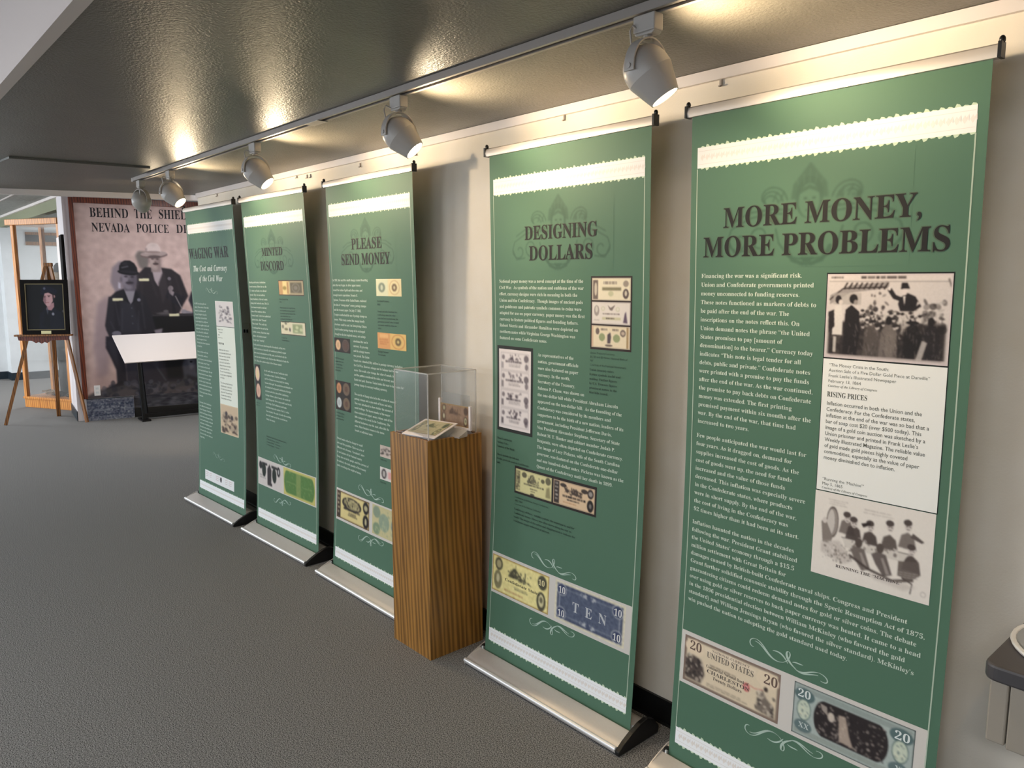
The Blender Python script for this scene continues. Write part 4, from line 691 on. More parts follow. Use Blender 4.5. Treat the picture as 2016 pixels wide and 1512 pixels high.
# ------------------------------------------------------------------ track and spotlights
tr = thing('lighting_track', 'long grey ceiling track carrying the row of white spotlights', 'track', (-5.62, -0.645, ZC))
obj('rail', MB().box(0, -.022, -.024, 8.6, -.010, -.001).box(0, .010, -.024, 8.6, .022, -.001).box(0, -.010, -.012, 8.6, .010, -.001), M_track, tr)
obj('groove', MB().box(0.005, -.009, -.016, 8.6, .009, -.0125), M_groove, tr)
obj('end_cap', MB().box(-.03, -.024, -.028, 0, .024, -.001), M_fix, tr, bevel=.003)
obj('coupler', MB().box(2.50, -.025, -.027, 2.62, .025, -.0245), M_fix, tr, bevel=.002)
def spotlight(x, az, el, label, lit=True, power=1.0, cone=104, scallop=1.0, face=1.0):
    y = -0.645; z = ZC-.027; r = thing('track_spotlight', label, 'spotlight', (x, y, z), 0, 'white spotlights on the ceiling track')
    c = Vector((0, 0.0, -.132)); az, el = math.radians(az), math.radians(el); d = Vector((math.cos(az)*math.cos(el), math.sin(az)*math.cos(el), math.sin(el)))
    yaw = az-math.radians(42)
    obj('adapter', MB().box(-.034, -.018, -.042, .034, .018, 0).prism([(-.026, -.05), (.026, -.05), (.034, -.042), (-.034, -.042)], -.016, .016, 'y'), M_fix, r, bevel=.003)
    # fork-shaped yoke: two arms down to the horizontal pivot
    side = Vector((-math.sin(yaw), math.cos(yaw), 0)); yk = MB(); n = 17; pts = []
    for i in range(n):
        a = PI*i/(n-1); pts.append(c + side*(-.065*math.cos(a)) + Vector((0, 0, .075*math.sin(a) if 0 < i < n-1 else 0)) )
    pts = [c - side*.065 - Vector((0, 0, .012))] + pts + [c + side*.065 - Vector((0, 0, .012))]
    fw = Vector((math.cos(yaw), math.sin(yaw), 0)); vs = []; fs = []
    for i, p in enumerate(pts):
        t = (pts[min(i+1, len(pts)-1)]-pts[max(i-1, 0)]).normalized(); nn = t.cross(fw).normalized()*.002; vs += [p-fw*.016-nn, p+fw*.016-nn, p+fw*.016+nn, p-fw*.016+nn]
    for i in range(len(pts)-1):
        for k in range(4): fs.append((4*i+k, 4*i+(k+1) % 4, 4*i+4+(k+1) % 4, 4*i+4+k))
    fs += [(0, 1, 2, 3), tuple(4*(len(pts)-1)+k for k in (3, 2, 1, 0))]
    obj('yoke', yk.add(vs, fs), M_fix, r, smooth=True)
    obj('stem', MB().tube([(0, 0, -.045), (0, 0, -.062)], .012, 10), M_fix, r)
    # head: round back flaring to a waist and out to the wide mouth
    m = Vector((0, 0, 1)).rotation_difference(d).to_matrix().to_4x4(); m.translation = c
    prof = [(.004, -.062), (.024, -.058), (.043, -.045), (.054, -.026), (.0585, -.004), (.059, .016), (.0585, .034), (.0605, .048), (.062, .064), (.061, .070), (.0555, .070), (.052, .060)]
    # conical front seen in side view: widens behind the mouth then tapers to the rim
    prof = [(max(.002, .0605*math.sin(a_)), -.002-.060*math.cos(a_)) for a_ in np.linspace(0, PI/2, 13)]+[(.0610, .016), (.0395, .084), (.0365, .084), (.0355, .076)]
    obj('head', MB().lathe(prof, 32, m, True, False), M_fix, r, smooth=True, ang=13)
    obj('bulb_face', MB().lathe([(.0360, .078), (.030, .0830), (.002, .0840)], 24, m, False, True), M_lamp if lit else M_trim, r)
    obj('cord', MB().tube([c+side*.01+Vector((0, 0, .072)), c-d*.07+Vector((0, 0, .052)), c-d*.08+Vector((0, 0, .03)), c-d*.074+Vector((0, 0, .006)), c-d*.053], .0028, 6), M_fix, r, smooth=True)
    for s_ in (-1, 1): obj('knob', MB().tube([c+side*s_*.062, c+side*s_*.070], .007, 10), M_fix, r)
    if lit:
        l = bpy.data.lights.new('spot_beam', 'SPOT'); l.energy = 8.5*power; l.color = (1.0, .74, .44); l.spot_size = math.radians(cone); l.spot_blend = 1.0; l.shadow_soft_size = .04
        o = bpy.data.objects.new('spot_beam', l); C.objects.link(o); o.location = Vector((x, y, z))+c+d*.098; o.rotation_euler = (-d).to_track_quat('Z', 'Y').to_euler()
        l = bpy.data.lights.new('lamp_face', 'AREA'); l.shape = 'DISK'; l.size = .066; l.energy = 3.6*face; l.color = (1.0, .76, .47)
        o = bpy.data.objects.new('lamp_face', l); C.objects.link(o); o.location = Vector((x, y, z))+c+d*.0945; o.rotation_euler = (-d).to_track_quat('Z', 'Y').to_euler()
        # added spot outside the head for the ceiling scallops; the head has no slots
        l = bpy.data.lights.new('scallop_spot', 'SPOT'); l.energy = 27*scallop; l.color = (1.0, .79, .52); l.spot_size = math.radians(140); l.spot_blend = .9; l.shadow_soft_size = .012
        vd = Vector((.60, .50, .62)).normalized(); o = bpy.data.objects.new('scallop_spot', l); C.objects.link(o); o.location = Vector((x, y, z))+c+Vector((.062, .066, -.02)); o.rotation_euler = (-vd).to_track_quat('Z', 'Y').to_euler()
    return r
spotlight(-1.285, 38, -56, 'nearest white track spotlight, largest in view, upper right', power=1.0)
spotlight(-2.425, 40, -46, 'white track spotlight above the pedestal, second from the viewer', power=1.1)
spotlight(-3.69, 42, -47, 'middle white track spotlight with a lit mouth, third from the viewer', power=.9)
spotlight(-4.935, 38, -46, 'lit white track spotlight hanging just above the mural text', power=1.25)
spotlight(-5.535, 158, -30, 'white spotlight at the far end of the track, turned away towards the mural', power=20, cone=40, scallop=.12, face=.5)
spotlight(0.0, 50, -50, 'white track spotlight beyond the right edge of view, over the fountain', power=.8)

# picture hooks left under the white ceiling board
for x, z, lb in ((-2.21, 2.334, 'above the rail of the banner right of the pedestal'), (-1.49, 2.334, 'above the left end of the nearest banner'), (-3.246, 2.322, 'right of the coin banner, below the pedestal spotlight'),
        (-3.787, 2.324, 'above the left end of the coin and stamp banner'), (-4.374, 2.325, 'just left of the gap between second and third far banners'), (-4.42, 2.326, 'close beside another, right hand end of the second far banner'), (-5.883, 2.336, 'farthest along the wall, above the banner by the mural'), (-4.557, 2.34, 'above the middle of the brightly lit second far banner')):
    obj_ = obj('picture_hook', MB().box(-.004, -.006, -.012, .004, -.002, .01).box(-.003, -.014, -.014, .003, -.006, -.010), M_track, None, (x, 0, z))
    tag(obj_, 'tiny wall hook '+lb, 'hook', 'picture hooks under the ceiling board')
# switch plate between the two farthest banners
t = thing('switch_plate', 'small switch plate on the wall between the two farthest banners', 'switch', (-5.442, 0, 1.325))
obj('plate', MB().box(-.06, -.008, -.058, .06, -.001, .058), M_wall, t, bevel=.002); obj('toggle', MB().box(-.035, -.020, -.012, -.02, -.008, .012).box(.015, -.020, -.010, .03, -.008, .014), M_black, t)

# ------------------------------------------------------------------ pedestal with acrylic case
px0, px1, py0, py1, pz = -2.931, -2.636, -.391, -.090, 1.002
t = thing('display_pedestal', 'square dark wood grain pedestal in front of the banners', 'pedestal', ((px0+px1)/2, (py0+py1)/2, 0)); hx, hy = (px1-px0)/2, (py1-py0)/2
for nm, bb in (('front_panel', (-hx, -hy, 0, hx, -hy+.016, pz)), ('back_panel', (-hx, hy-.016, 0, hx, hy, pz)), ('side_panel', (-hx, -hy+.016, 0, -hx+.016, hy-.016, pz)), ('side_panel', (hx-.016, -hy+.016, 0, hx, hy-.016, pz))):
    obj(nm, MB().box(*bb), M_wood, t)
obj('felt_deck', MB().box(-hx+.016, -hy+.016, .9, hx-.016, hy-.016, pz-.004), M_felt, t)
t = thing('acrylic_cover', 'clear acrylic box cover standing on the wood pedestal', 'display case', ((px0+px1)/2, (py0+py1)/2, pz-.003)); a, bq, hh = hx-.018, hy-.018, .290
for bb in ((-a, -bq, 0, a, -bq+.003, hh), (-a, bq-.003, 0, a, bq, hh), (-a, -bq+.003, 0, -a+.003, bq-.003, hh), (a-.003, -bq+.003, 0, a, bq-.003, hh)): obj('side_pane', MB().box(*bb), M_glass, t)
obj('top_pane', MB().box(-a, -bq, hh, a, bq, hh+.003), M_glass, t)
e = MB(); k = .0022
for sx in (-1, 1):
    for sy in (-1, 1): e.box(sx*a-k, sy*bq-k, 0, sx*a+k, sy*bq+k, hh+.003)
for sx in (-1, 1): e.box(sx*a-k, -bq, hh-.001, sx*a+k, bq, hh+.0045)
for sy in (-1, 1): e.box(-a, sy*bq-k, hh-.001, a, sy*bq+k, hh+.0045)
obj('glued_edge', e, M_edge, t)
def flat_surf(o, u_, v_, n_):
    o, u_, v_, n_ = map(np.array, (o, u_, v_, n_))
    return lambda u, v, off: o+np.outer(u, u_)+np.outer(v, v_)+np.outer(np.ones(len(np.atleast_1d(u))), n_)*off
# note lying tilted on a low block
t = thing('mounted_banknote', 'white bordered banknote lying tilted at the front of the acrylic case', 'banknote', (-2.745, -.300, pz-.004), math.radians(12))
obj('block', MB().prism([(-.07, 0), (.07, 0), (.07, .050), (-.07, .012)], -.085, .085), M_edge, t)
sl = .038/.14; obj('mount', MB().prism([(-.078, .0105), (.078, .0530), (.078, .0565), (-.078, .014)], -.098, .098), M_board, t)
q = Print(flat_surf((-.083, .064, .0535), (1, 0, 0), (0, -1, -sl), (0, -.26, .965))); q.img(0, 0, .166, .122, bill(60, 40, (196, 186, 150), (84, 92, 74), 'csa10', 5), .001); q.build('note', t, M_paper)
# upright note in a clear holder with white edges
t = thing('banknote_holder', 'brown banknote standing upright in a white edged clear holder at back of case', 'banknote', (-2.735, -.165, pz-.004), math.radians(3))
obj('post', MB().box(-.112, -.006, .03, -.102, .004, .150), M_board, t); obj('post', MB().box(.100, -.006, .03, .112, .004, .132), M_board, t); obj('bottom_rail', MB().box(-.112, -.006, .022, .112, .004, .032), M_board, t)
obj('foot', MB().prism([(-.05, 0), (.03, 0), (.004, .022), (-.006, .022)], -.09, .09), M_edge, t); obj('clear_sheet', MB().box(-.102, .001, .032, .100, .003, .180), M_glass, t)
q = Print(flat_surf((-.100, -.001, .128), (1, 0, 0), (0, 0, -1), (0, -1, 0))); r_ = bill(70, 32, (150, 118, 92), (84, 62, 48), 'csa10', 6); q.img(0, 0, .198, .096, r_, .0005); q.build('note', t, M_paper)
t = obj('acrylic_block', MB().prism([(-.03, 0), (.03, 0), (.03, .028), (-.03, .006)], -.06, .06), M_edge, None, (-2.675, -.225, pz-.004), (0, 0, .25)); tag(t, 'small clear acrylic wedge lying between the two notes in the case', 'display block')

# ------------------------------------------------------------------ drinking fountain at the right edge
t = thing('drinking_fountain', 'grey topped wall mounted drinking fountain cut off by the right edge', 'drinking fountain', (-.245, 0, .83))
def rrect(x0, y0, x1, y1, r, n=6):
    P_ = []
    for cx, cy, a0 in ((x1-r, y1-.001, 0), (x0+r, y1-.001, .5)): P_.append((x1 if a0 == 0 else x0, y1))
    for i in range(n+1): a_ = PI+PI/2*i/n; P_.append((x0+r+r*math.cos(a_), y0+r+r*math.sin(a_)))
    for i in range(n+1): a_ = 1.5*PI+PI/2*i/n; P_.append((x1-r+r*math.cos(a_), y0+r+r*math.sin(a_)))
    return P_
obj('top', MB().prism(rrect(-.235, -.455, .235, -.002, .03), 0, .037, 'z'), M_dgrey, t, bevel=.006)
bm = Matrix.Translation((-.020, -.250, .038)) @ Matrix.Diagonal((1.11, .95, 1, 1)); obj('basin', MB().lathe([(.185, -.001), (.188, .006), (.178, .009), (.168, .004), (.15, -.002), (.10, -.010), (.02, -.014)], 40, bm, True, True), M_steel, t, smooth=True)
obj('rim', MB().tube([(-.020+.2075*math.cos(a_), -.250+.178*math.sin(a_), .044) for a_ in np.linspace(0, 2*PI, 49)], .006, 8), M_lip, t, smooth=True); obj('bubbler', MB().tube([(-.09, -.14, .04), (-.09, -.14, .075), (-.075, -.15, .09)], .012, 10), M_steel, t, smooth=True)
bd = obj('body', MB().box(-.222, -.440, -.145, -.185, -.004, -.001), M_beige, t, bevel=.004); obj('front_panel', MB().box(-.183, -.440, -.150, .222, -.004, -.001), M_beige, t, bevel=.004)
obj('push_bar', MB().box(-.139, -.448, -.085, .139, -.441, -.045), M_black, t, bevel=.002)

# ------------------------------------------------------------------ police mural on its partition
mth = math.atan2(1.157+.047, -10.028+10.271); A0 = Vector((-10.271, -.047, 0)); mur = (A0.x, A0.y, 0)
def MM(): return thing
part = MB().box(-.101, 0.012, 0, 2.6, .10, ZH)   # local x along the mural, local y away from the viewer
pw = struct('wall_mural', part, M_warmwhite); pw.location = mur; pw.rotation_euler = (0, 0, mth)
struct('wall_mural_end', MB().prism([(-10.292, -.146), (-11.08, -.045), (-11.08, .10), (-10.30, .02)], 0, ZH, 'z'), M_warmwhite)
struct('baseboard_mural', MB().prism([(-10.285, -.156), (-11.08, -.055), (-11.08, -.0455), (-10.292, -.1465)], 0, .12, 'z'), M_bteal)

def pic_mural():
    # s from 0 to 2.3 m (x), z from 2.62 down to 0.27 (y)
    SW, Z1, Z0 = 2.15, 2.615, .27; r = Ras(350, 380, (206, 176, 168)); X = lambda s_: s_/SW; Y = lambda z: (Z1-z)/(Z1-Z0)
    def P_(pts, c, a=1, b=0): r.poly([(X(p), Y(q_)) for p, q_ in pts], c, a, b)
    def E_(s_, z, rs, rz, c, a=1, b=0, rot=0, ring=0): r.ell(X(s_), Y(z), rs/SW, rz/SW, c, a, b, rot, ring)
    def L_(pts, w_, c, a=1, b=0): r.line([(X(p), Y(q_)) for p, q_ in pts], w_/SW, c, a, b)
    r.grain(5, 1, .01); r.grain(4, 2)
    sh = (142, 128, 136)
    P_([(.33, 1.68), (.36, 1.85), (.44, 1.93), (.55, 1.9), (.5, 1.5), (.4, 1.5)], sh, .95, .006); P_([(.17, 1.42), (.3, 1.52), (.34, 1.3), (.28, .9), (.24, .55), (.12, .5), (.1, .9)], (158, 136, 140), .8, .012)
    P_([(.62, 2.0), (.66, 2.06), (.8, 2.04), (.74, 1.8), (.66, 1.86)], (112, 104, 100), .9, .006)
    P_([(.06, .72), (.2, .5), (.34, .45), (.3, .3), (.05, .42)], (150, 122, 120), .5, .02)
    dk = (38, 35, 41); dk2 = (54, 50, 57)
    # standing man
    P_([(.60, 1.74), (.72, 1.86), (.88, 1.86), (1.02, 1.84), (1.12, 1.76), (1.2, 1.5), (1.14, 1.4), (1.08, 1.28), (.62, 1.28)], (44, 38, 42), 1, .003)
    P_([(1.0, 1.28), (1.05, 1.28), (1.02, 1.5), (1.0, 1.6)], (34, 30, 34)); P_([(.9, 1.6), (1.16, 1.5), (1.1, 1.35), (.92, 1.5)], (36, 33, 40)); P_([(.79, 1.87), (.9, 1.87), (.92, 1.78), (.86, 1.62), (.82, 1.7)], (176, 158, 162), 1, .002); P_([(.86, 1.66), (.93, 1.83), (.97, 1.6), (.9, 1.4)], (60, 52, 56), .8, .003)
    P_([(.79, 1.88), (.79, 1.8), (.9, 1.8), (.9, 1.9)], (150, 130, 128), 1, .003)
    E_(.838, 1.935, .066, .098, (172, 150, 145), 1, .003); E_(.878, 1.93, .032, .085, (134, 114, 112), .75, .01); E_(.805, 1.93, .022, .05, (188, 166, 160), .7, .008)
    E_(.812, 1.962, .017, .009, (92, 76, 76), .9, .002); E_(.866, 1.960, .017, .009, (84, 68, 68), .9, .002); L_([(.842, 1.97), (.846, 1.925)], .012, (150, 128, 124), .8, .003); E_(.843, 1.922, .014, .009, (118, 96, 94), .8, .002)
    E_(.846, 1.902, .034, .011, (70, 56, 56), .95, .002); E_(.845, 1.885, .018, .005, (140, 108, 106), .8); E_(.84, 1.865, .02, .012, (184, 162, 156), .7, .004); E_(.77, 1.935, .010, .024, (150, 128, 126), .9, .002)
    E_(.832, 2.010, .155, .036, (120, 100, 98), 1, .002, -.06); E_(.83, 2.024, .150, .030, (176, 154, 150), 1, .002, -.06); E_(.835, 1.990, .07, .018, (84, 70, 70), .8, .004)
    P_([(.735, 2.03), (.742, 2.10), (.765, 2.14), (.80, 2.158), (.84, 2.158), (.88, 2.148), (.905, 2.11), (.915, 2.04)], (220, 198, 192), 1, .002); E_(.825, 2.045, .088, .014, (150, 128, 124), .9, .002); E_(.83, 2.13, .03, .016, (200, 178, 172), .6, .005); P_([(.735, 2.04), (.742, 2.10), (.757, 2.09), (.75, 2.04)], (130, 110, 108), .8, .003)
    E_(1.0, 1.60, .03, .03, (140, 126, 130)); P_([(.97, 1.6), (1.04, 1.55), (1.02, 1.5), (.98, 1.54)], (150, 136, 140), 1, .002); E_(.99, 1.72, .02, .02, (120, 110, 118)); L_([(1.05, 1.5), (1.14, 1.29)], .010, (156, 146, 146)); E_(1.14, 1.3, .034, .03, (150, 140, 146)); P_([(1.16, 1.32), (1.3, 1.28), (1.28, 1.22), (1.16, 1.26)], (140, 130, 138))
    # third man's arm at the right edge
    P_([(1.24, 1.34), (1.2, 1.45), (1.24, 1.56), (1.4, 1.64), (2.15, 1.62), (2.15, 1.2), (1.25, 1.22)], (46, 44, 52), 1, .003); P_([(1.28, 1.72), (1.45, 1.9), (2.15, 1.95), (2.15, 1.6)], (40, 38, 44))
    # table
    P_([(.68, 1.285), (2.15, 1.27), (2.15, .95), (.72, .95)], (22, 19, 21)); P_([(.74, 1.255), (2.15, 1.235), (2.15, 1.262), (.74, 1.278)], (62, 56, 60), .9); P_([(.8, 1.29), (.95, 1.31), (.98, 1.27), (.86, 1.275)], (104, 96, 98), .8, .003); E_(.93, 1.315, .03, .014, (96, 90, 92))
    # seated man
    P_([(.30, 1.48), (.38, 1.56), (.48, 1.60), (.60, 1.60), (.70, 1.5), (.76, 1.3), (.80, 1.1), (.72, .98), (.34, .98), (.28, 1.0), (.24, 1.15)], dk, 1, .003); P_([(.30, 1.5), (.36, 1.5), (.34, 1.1), (.3, 1.0), (.25, 1.1)], (46, 43, 50), 1, .004)
    P_([(.42, 1.45), (.56, 1.42), (.64, 1.05), (.4, 1.05)], (50, 48, 56), .9, .006)
    P_([(.47, 1.60), (.6, 1.60), (.56, 1.44), (.53, 1.4)], (146, 138, 146)); P_([(.47, 1.6), (.5, 1.48), (.54, 1.4), (.47, 1.46)], (30, 28, 34), .9); P_([(.6, 1.6), (.58, 1.48), (.54, 1.4), (.64, 1.48)], (30, 28, 34), .9)
    for z in (1.36, 1.26, 1.17): E_(.545, z, .008, .008, (84, 80, 90))
    E_(.63, 1.46, .02, .018, (130, 126, 138)); P_([(.41, 1.6), (.415, 1.68), (.44, 1.66), (.44, 1.6)], (196, 186, 200), 1, .002)
    P_([(.47, 1.64), (.48, 1.57), (.60, 1.57), (.60, 1.66)], (104, 94, 104), 1, .003)
    E_(.535, 1.715, .086, .118, (128, 118, 128), 1, .003); E_(.585, 1.70, .045, .11, (88, 80, 90), .8, .012); E_(.49, 1.71, .026, .06, (148, 136, 146), .7, .008)
    E_(.503, 1.745, .020, .011, (66, 58, 66), .9, .002); E_(.572, 1.740, .020, .011, (58, 50, 58), .9, .002); L_([(.538, 1.75), (.542, 1.70)], .016, (112, 102, 110), .9, .003); E_(.540, 1.694, .017, .011, (88, 78, 86), .8, .002)
    E_(.540, 1.668, .046, .015, (50, 44, 52), .95, .003); E_(.538, 1.648, .022, .006, (98, 84, 92), .8); E_(.535, 1.618, .03, .016, (136, 126, 136), .6, .005); E_(.448, 1.71, .012, .03, (110, 100, 110), .9, .002)
    E_(.533, 1.795, .118, .030, (22, 20, 24), 1, .002, .10); P_([(.43, 1.80), (.436, 1.87), (.46, 1.915), (.50, 1.94), (.56, 1.938), (.605, 1.905), (.632, 1.85), (.638, 1.78)], (30, 27, 32), 1, .002); E_(.535, 1.80, .105, .018, (46, 42, 50), .8, .003, .10); L_([(.465, 1.852), (.53, 1.868)], .016, (92, 88, 96), .9, .002); E_(.50, 1.90, .03, .02, (60, 56, 64), .6, .006)
    for (x0_, z0_, x1_, z1_) in ((.36, 1.5, .40, 1.15), (.66, 1.42, .68, 1.1), (.34, 1.1, .30, 1.2), (.44, 1.35, .42, 1.08), (.62, 1.32, .60, 1.08)): L_([(x0_, z0_), (x1_, z1_)], .012, (72, 68, 78), .6, .004)
    for (x0_, z0_, x1_, z1_) in ((.68, 1.78, .66, 1.4), (1.06, 1.76, 1.12, 1.5), (.76, 1.78, .84, 1.5), (1.0, 1.7, .98, 1.45)): L_([(x0_, z0_), (x1_, z1_)], .014, (74, 64, 68), .5, .005)
    P_([(.24, 1.02), (.5, 1.0), (.5, .9), (.62, .95), (.8, 1.0), (.8, .85), (.42, .82), (.44, .6), (.44, .42), (.33, .4), (.33, .6), (.28, .75), (.23, .88)], (40, 37, 45), 1, .003); P_([(.25, .96), (.36, .98), (.36, .6), (.30, .75)], (54, 51, 60), .8, .006)
    E_(.36, 1.05, .05, .03, (116, 110, 122)); P_([(.78, 1.08), (.88, 1.1), (.86, 1.02), (.8, 1.0)], (130, 120, 128), 1, .003); P_([(.16, .34), (.2, .38), (.3, .42), (.36, .46), (.44, .46), (.44, .38), (.3, .32), (.18, .28)], (34, 31, 36), 1, .003); E_(.19, .335, .018, .016, (96, 90, 98), .8, .003)
    P_([(.44, .85), (2.15, .9), (2.15, .35), (.44, .35)], (42, 40, 50), .95, .004); P_([(.46, .8), (.7, .78), (.66, .5), (.46, .5)], (58, 56, 66), .8, .02); P_([(.86, .82), (1.1, .82), (1.12, .45), (.9, .45)], (22, 21, 24), .9, .01); L_([(.78, .62), (.88, .44)], .014, (84, 84, 92), .8, .003); P_([(.74, .78), (.82, .78), (.8, .6), (.74, .64)], (66, 64, 76), .8, .008)
    # dog
    P_([(1.1, .42), (1.08, .62), (1.14, .76), (1.24, .8), (1.4, .78), (2.15, .7), (2.15, .35), (1.2, .35)], (78, 78, 90), .95, .006); P_([(1.14, .7), (1.2, .78), (1.22, .6), (1.18, .55)], (112, 112, 126), .9, .006); P_([(1.26, .76), (1.3, .6), (1.24, .5)], (40, 40, 48), .9, .005); P_([(1.12, .5), (1.3, .44), (1.35, .6), (1.3, .4), (1.12, .4)], (34, 34, 40), .8, .008); E_(1.19, .66, .018, .012, (30, 30, 36))
    L_([(1.12, .46), (.98, .32)], .03, (70, 70, 72), .8, .006)
    # rug and floor
    P_([(.1, .36), (.44, .42), (2.15, .40), (2.15, .27), (0, .27), (0, .3)], (70, 66, 70), .9, .006); r.mottle((.08, .93, 1, 1), (40, 42, 54), (92, 90, 100), 150, .014, 4, .7)
    for s_, z in ((.395, 1.465), (.70, 1.705), (1.02, 1.263)): P_([(s_-.055, z-.016), (s_+.06, z-.014), (s_+.06, z+.018), (s_-.055, z+.016)], (232, 222, 184))
    return r.soften(.0022)
t = thing('mural_panel', 'tall sepia photo mural of uniformed men in a mahogany frame', 'mural', mur, mth)
obj('backing', MB().box(.01, -.006, .27, 2.18, .010, 2.60), M_warmwhite, t)
q = Print(flat_surf((.018, -.0065, 2.615), (1, 0, 0), (0, 0, -1), (0, -1, 0))); q.img(0, 0, 2.15, 2.345, pic_mural(), .0003); q.build('photograph', t, M_paper)
for tx, u_, z, wd, cp in (('BEHIND', .179, 2.449, .412, .110), ('THE', .658, 2.452, .197, .110), ('SHIELD', .933, 2.458, .385, .110), ('NEVADA', .190, 2.278, .409, .104), ('POLICE', .672, 2.283, .365, .104), ('DEPARTMENT', 1.121, 2.288, .78, .104)):
    q = Print(flat_surf((0, -.0065, 0), (1, 0, 0), (0, 0, -1), (0, -1, 0))); q.text(tx, u_, -z, 1, (34, 28, 34), 'B', width=wd, cap=cp, off=.002, res=3); q.build('lettering', t, M_paper)
obj('frame_post', MB().box(-.035, -.05, .27, .018, .012, 2.665), M_mahog, t, bevel=.004); obj('frame_rail', MB().box(.018, -.05, 2.605, 2.22, .012, 2.675), M_mahog, t, bevel=.004); obj('frame_post', MB().box(2.168, -.05, .27, 2.22, .012, 2.605), M_mahog, t, bevel=.004)
# patterned carpet-print plinth at the foot of the mural and black kick strip
def pic_rug():
    r = Ras(110, 58, (96, 100, 116)); r.grain(8, 1); rs = random.Random(4)
    for row, y in ((0, .28), (1, .74)):
        for i in range(9): 
            x = .06+i*.112; r.ell(x, y, .05, .05, (32, 42, 66), .9, .004).ell(x, y, .03, .03, (106, 112, 130), .8, 0, 0, .4); r.ell(x+.05, y+.12, .02, .02, (150, 154, 160), .8); r.ell(x+.03, y-.14, .03, .02, (44, 52, 74), .8)
    r.line([(0, .5), (.3, .53), (.7, .47), (1, .5)], .025, (132, 138, 146), .7, .004); r.line([(.02, .95), (.98, .97)], .02, (150, 152, 152), .6, .005); r.line([(0, .05), (1, .04)], .02, (120, 118, 120), .7, .004)
    return r.mottle((0, 0, 1, 1), (34, 42, 64), (150, 154, 158), 420, .016, 5, .75).soften(.003)
RUG = pic_rug()
t = thing('floral_plinth', 'low plinth printed with a blue floral rug at the mural foot', 'plinth', mur, mth)
obj('core', MB().box(0, -.05, 0, .515, .010, .262), M_bteal, t)
q = Print(flat_surf((0, -.0505, .262), (1, 0, 0), (0, 0, -1), (0, -1, 0))); q.img(0, 0, .515, .262, RUG, .0005); q.build('front_print', t, M_paper)
t = thing('kick_board', 'black kick board and rug print running right of the floral plinth', 'kick board', mur, mth)
obj('board', MB().box(.52, -.03, 0, 2.22, .010, .115), M_black, t, bevel=.004)
q = Print(flat_surf((.52, -.010, .27), (1, 0, 0), (0, 0, -1), (0, -1, 0))); r_ = Ras(110, 30, (60, 60, 68)); r_.mottle((0, 0, 1, 1), (26, 28, 40), (96, 96, 104), 160, .02, 6, .8).soften(.006); q.img(0, 0, 1.68, .156, r_, .0005); q.build('rug_print', t, M_paper)
t = thing('outlet', 'white wall outlet at the lower left of the mural', 'outlet', mur, mth)
obj('plate', MB().box(.09, -.013, .300, .157, -.0085, .425), M_ply, t, bevel=.002); obj('sockets', MB().box(.108, -.015, .375, .139, -.013, .400).box(.108, -.015, .325, .139, -.013, .350), M_white, t)

# ------------------------------------------------------------------ white reading panel on black stand
t = thing('reading_stand', 'sloping blank white text panel on a black stand in front of the mural', 'sign stand', (-9.84, .66, 0), math.radians(90-4))
# local x along the panel (towards +Y in the room), local y away from the camera side
obj('panel', MB().add([(-.455, .09, 1.045), (1.0, .09, 1.06), (1.0, -.13, .742), (-.375, -.13, .728), (-.455, .105, 1.035), (1.0, .105, 1.05), (1.0, -.115, .732), (-.375, -.115, .718)], [(0, 1, 2, 3), (7, 6, 5, 4), (0, 4, 5, 1), (1, 5, 6, 2), (2, 6, 7, 3), (3, 7, 4, 0)]), M_board, t)
obj('tray', MB().beam((-.30, .0, .855), (.98, .0, .87), .02, .02), M_blackm, t)
for y in (-.06, .06): obj('leg', MB().beam((-.20+y*.2, y*.3, .87), (-.165+y*.6, y*1.4, 0.012), .030, .022), M_blackm, t)
obj('foot', MB().box(-.23, -.14, 0, -.13, .12, .02), M_blackm, t, bevel=.003); obj('foot', MB().box(.8, -.14, 0, .9, .12, .02), M_blackm, t, bevel=.003)
obj('leg', MB().beam((.85, 0, .86), (.85, 0, .012), .03, .022), M_blackm, t); obj('cross_bar', MB().beam((-.18, 0, .05), (.85, 0, .05), .03, .05), M_blackm, t)

# ------------------------------------------------------------------ easel with framed portrait
ea, eb = Vector((-10.656, -.8295, 0)), Vector((-10.2375, -.0605, 0)); eth = math.atan2((eb-ea).y, (eb-ea).x); em = (ea+eb)/2; Ls = (eb-ea).length
em = em - Vector((-math.sin(eth), math.cos(eth), 0))*.085 + Vector((math.cos(eth), math.sin(eth), 0))*.022
t = thing('easel', 'three legged wooden easel holding the framed officer portrait', 'easel', tuple(em), eth)
ap = (.11, .12, 1.89); 
obj('leg', MB().beam((-Ls/2, 0, 0), (ap[0]-.02, ap[1], ap[2]), .024, .034), M_easel, t); obj('leg', MB().beam((Ls/2, 0, 0), (ap[0]+.02, ap[1], ap[2]), .024, .034), M_easel, t)
obj('leg', MB().beam((-.04, ap[1]+.42, 0), (ap[0], ap[1]+.02, ap[2]-.03), .045, .030), M_easel, t)
obj('cap', MB().box(ap[0]-.045, ap[1]-.02, ap[2]-.03, ap[0]+.045, ap[1]+.03, ap[2]+.012), M_easel, t, bevel=.004)
yy = .055; obj('ledge', MB().box(-.265, yy-.075, 1.045, .345, yy+.0, 1.066), M_easel, t, bevel=.003)
obj('carved_apron', MB().prism([(-.25, 1.045), (.30, 1.045), (.29, .995), (.10, .99), (.06, .962), (.03, .975), (0, .955), (-.03, .975), (-.06, .962), (-.10, .99), (-.24, .995)], yy-.012, yy+.012, 'y'), M_mahog, t)
obj('cross_rail', MB().beam((-.22, .07, 1.03), (.28, .07, 1.03), .02, .03), M_easel, t)
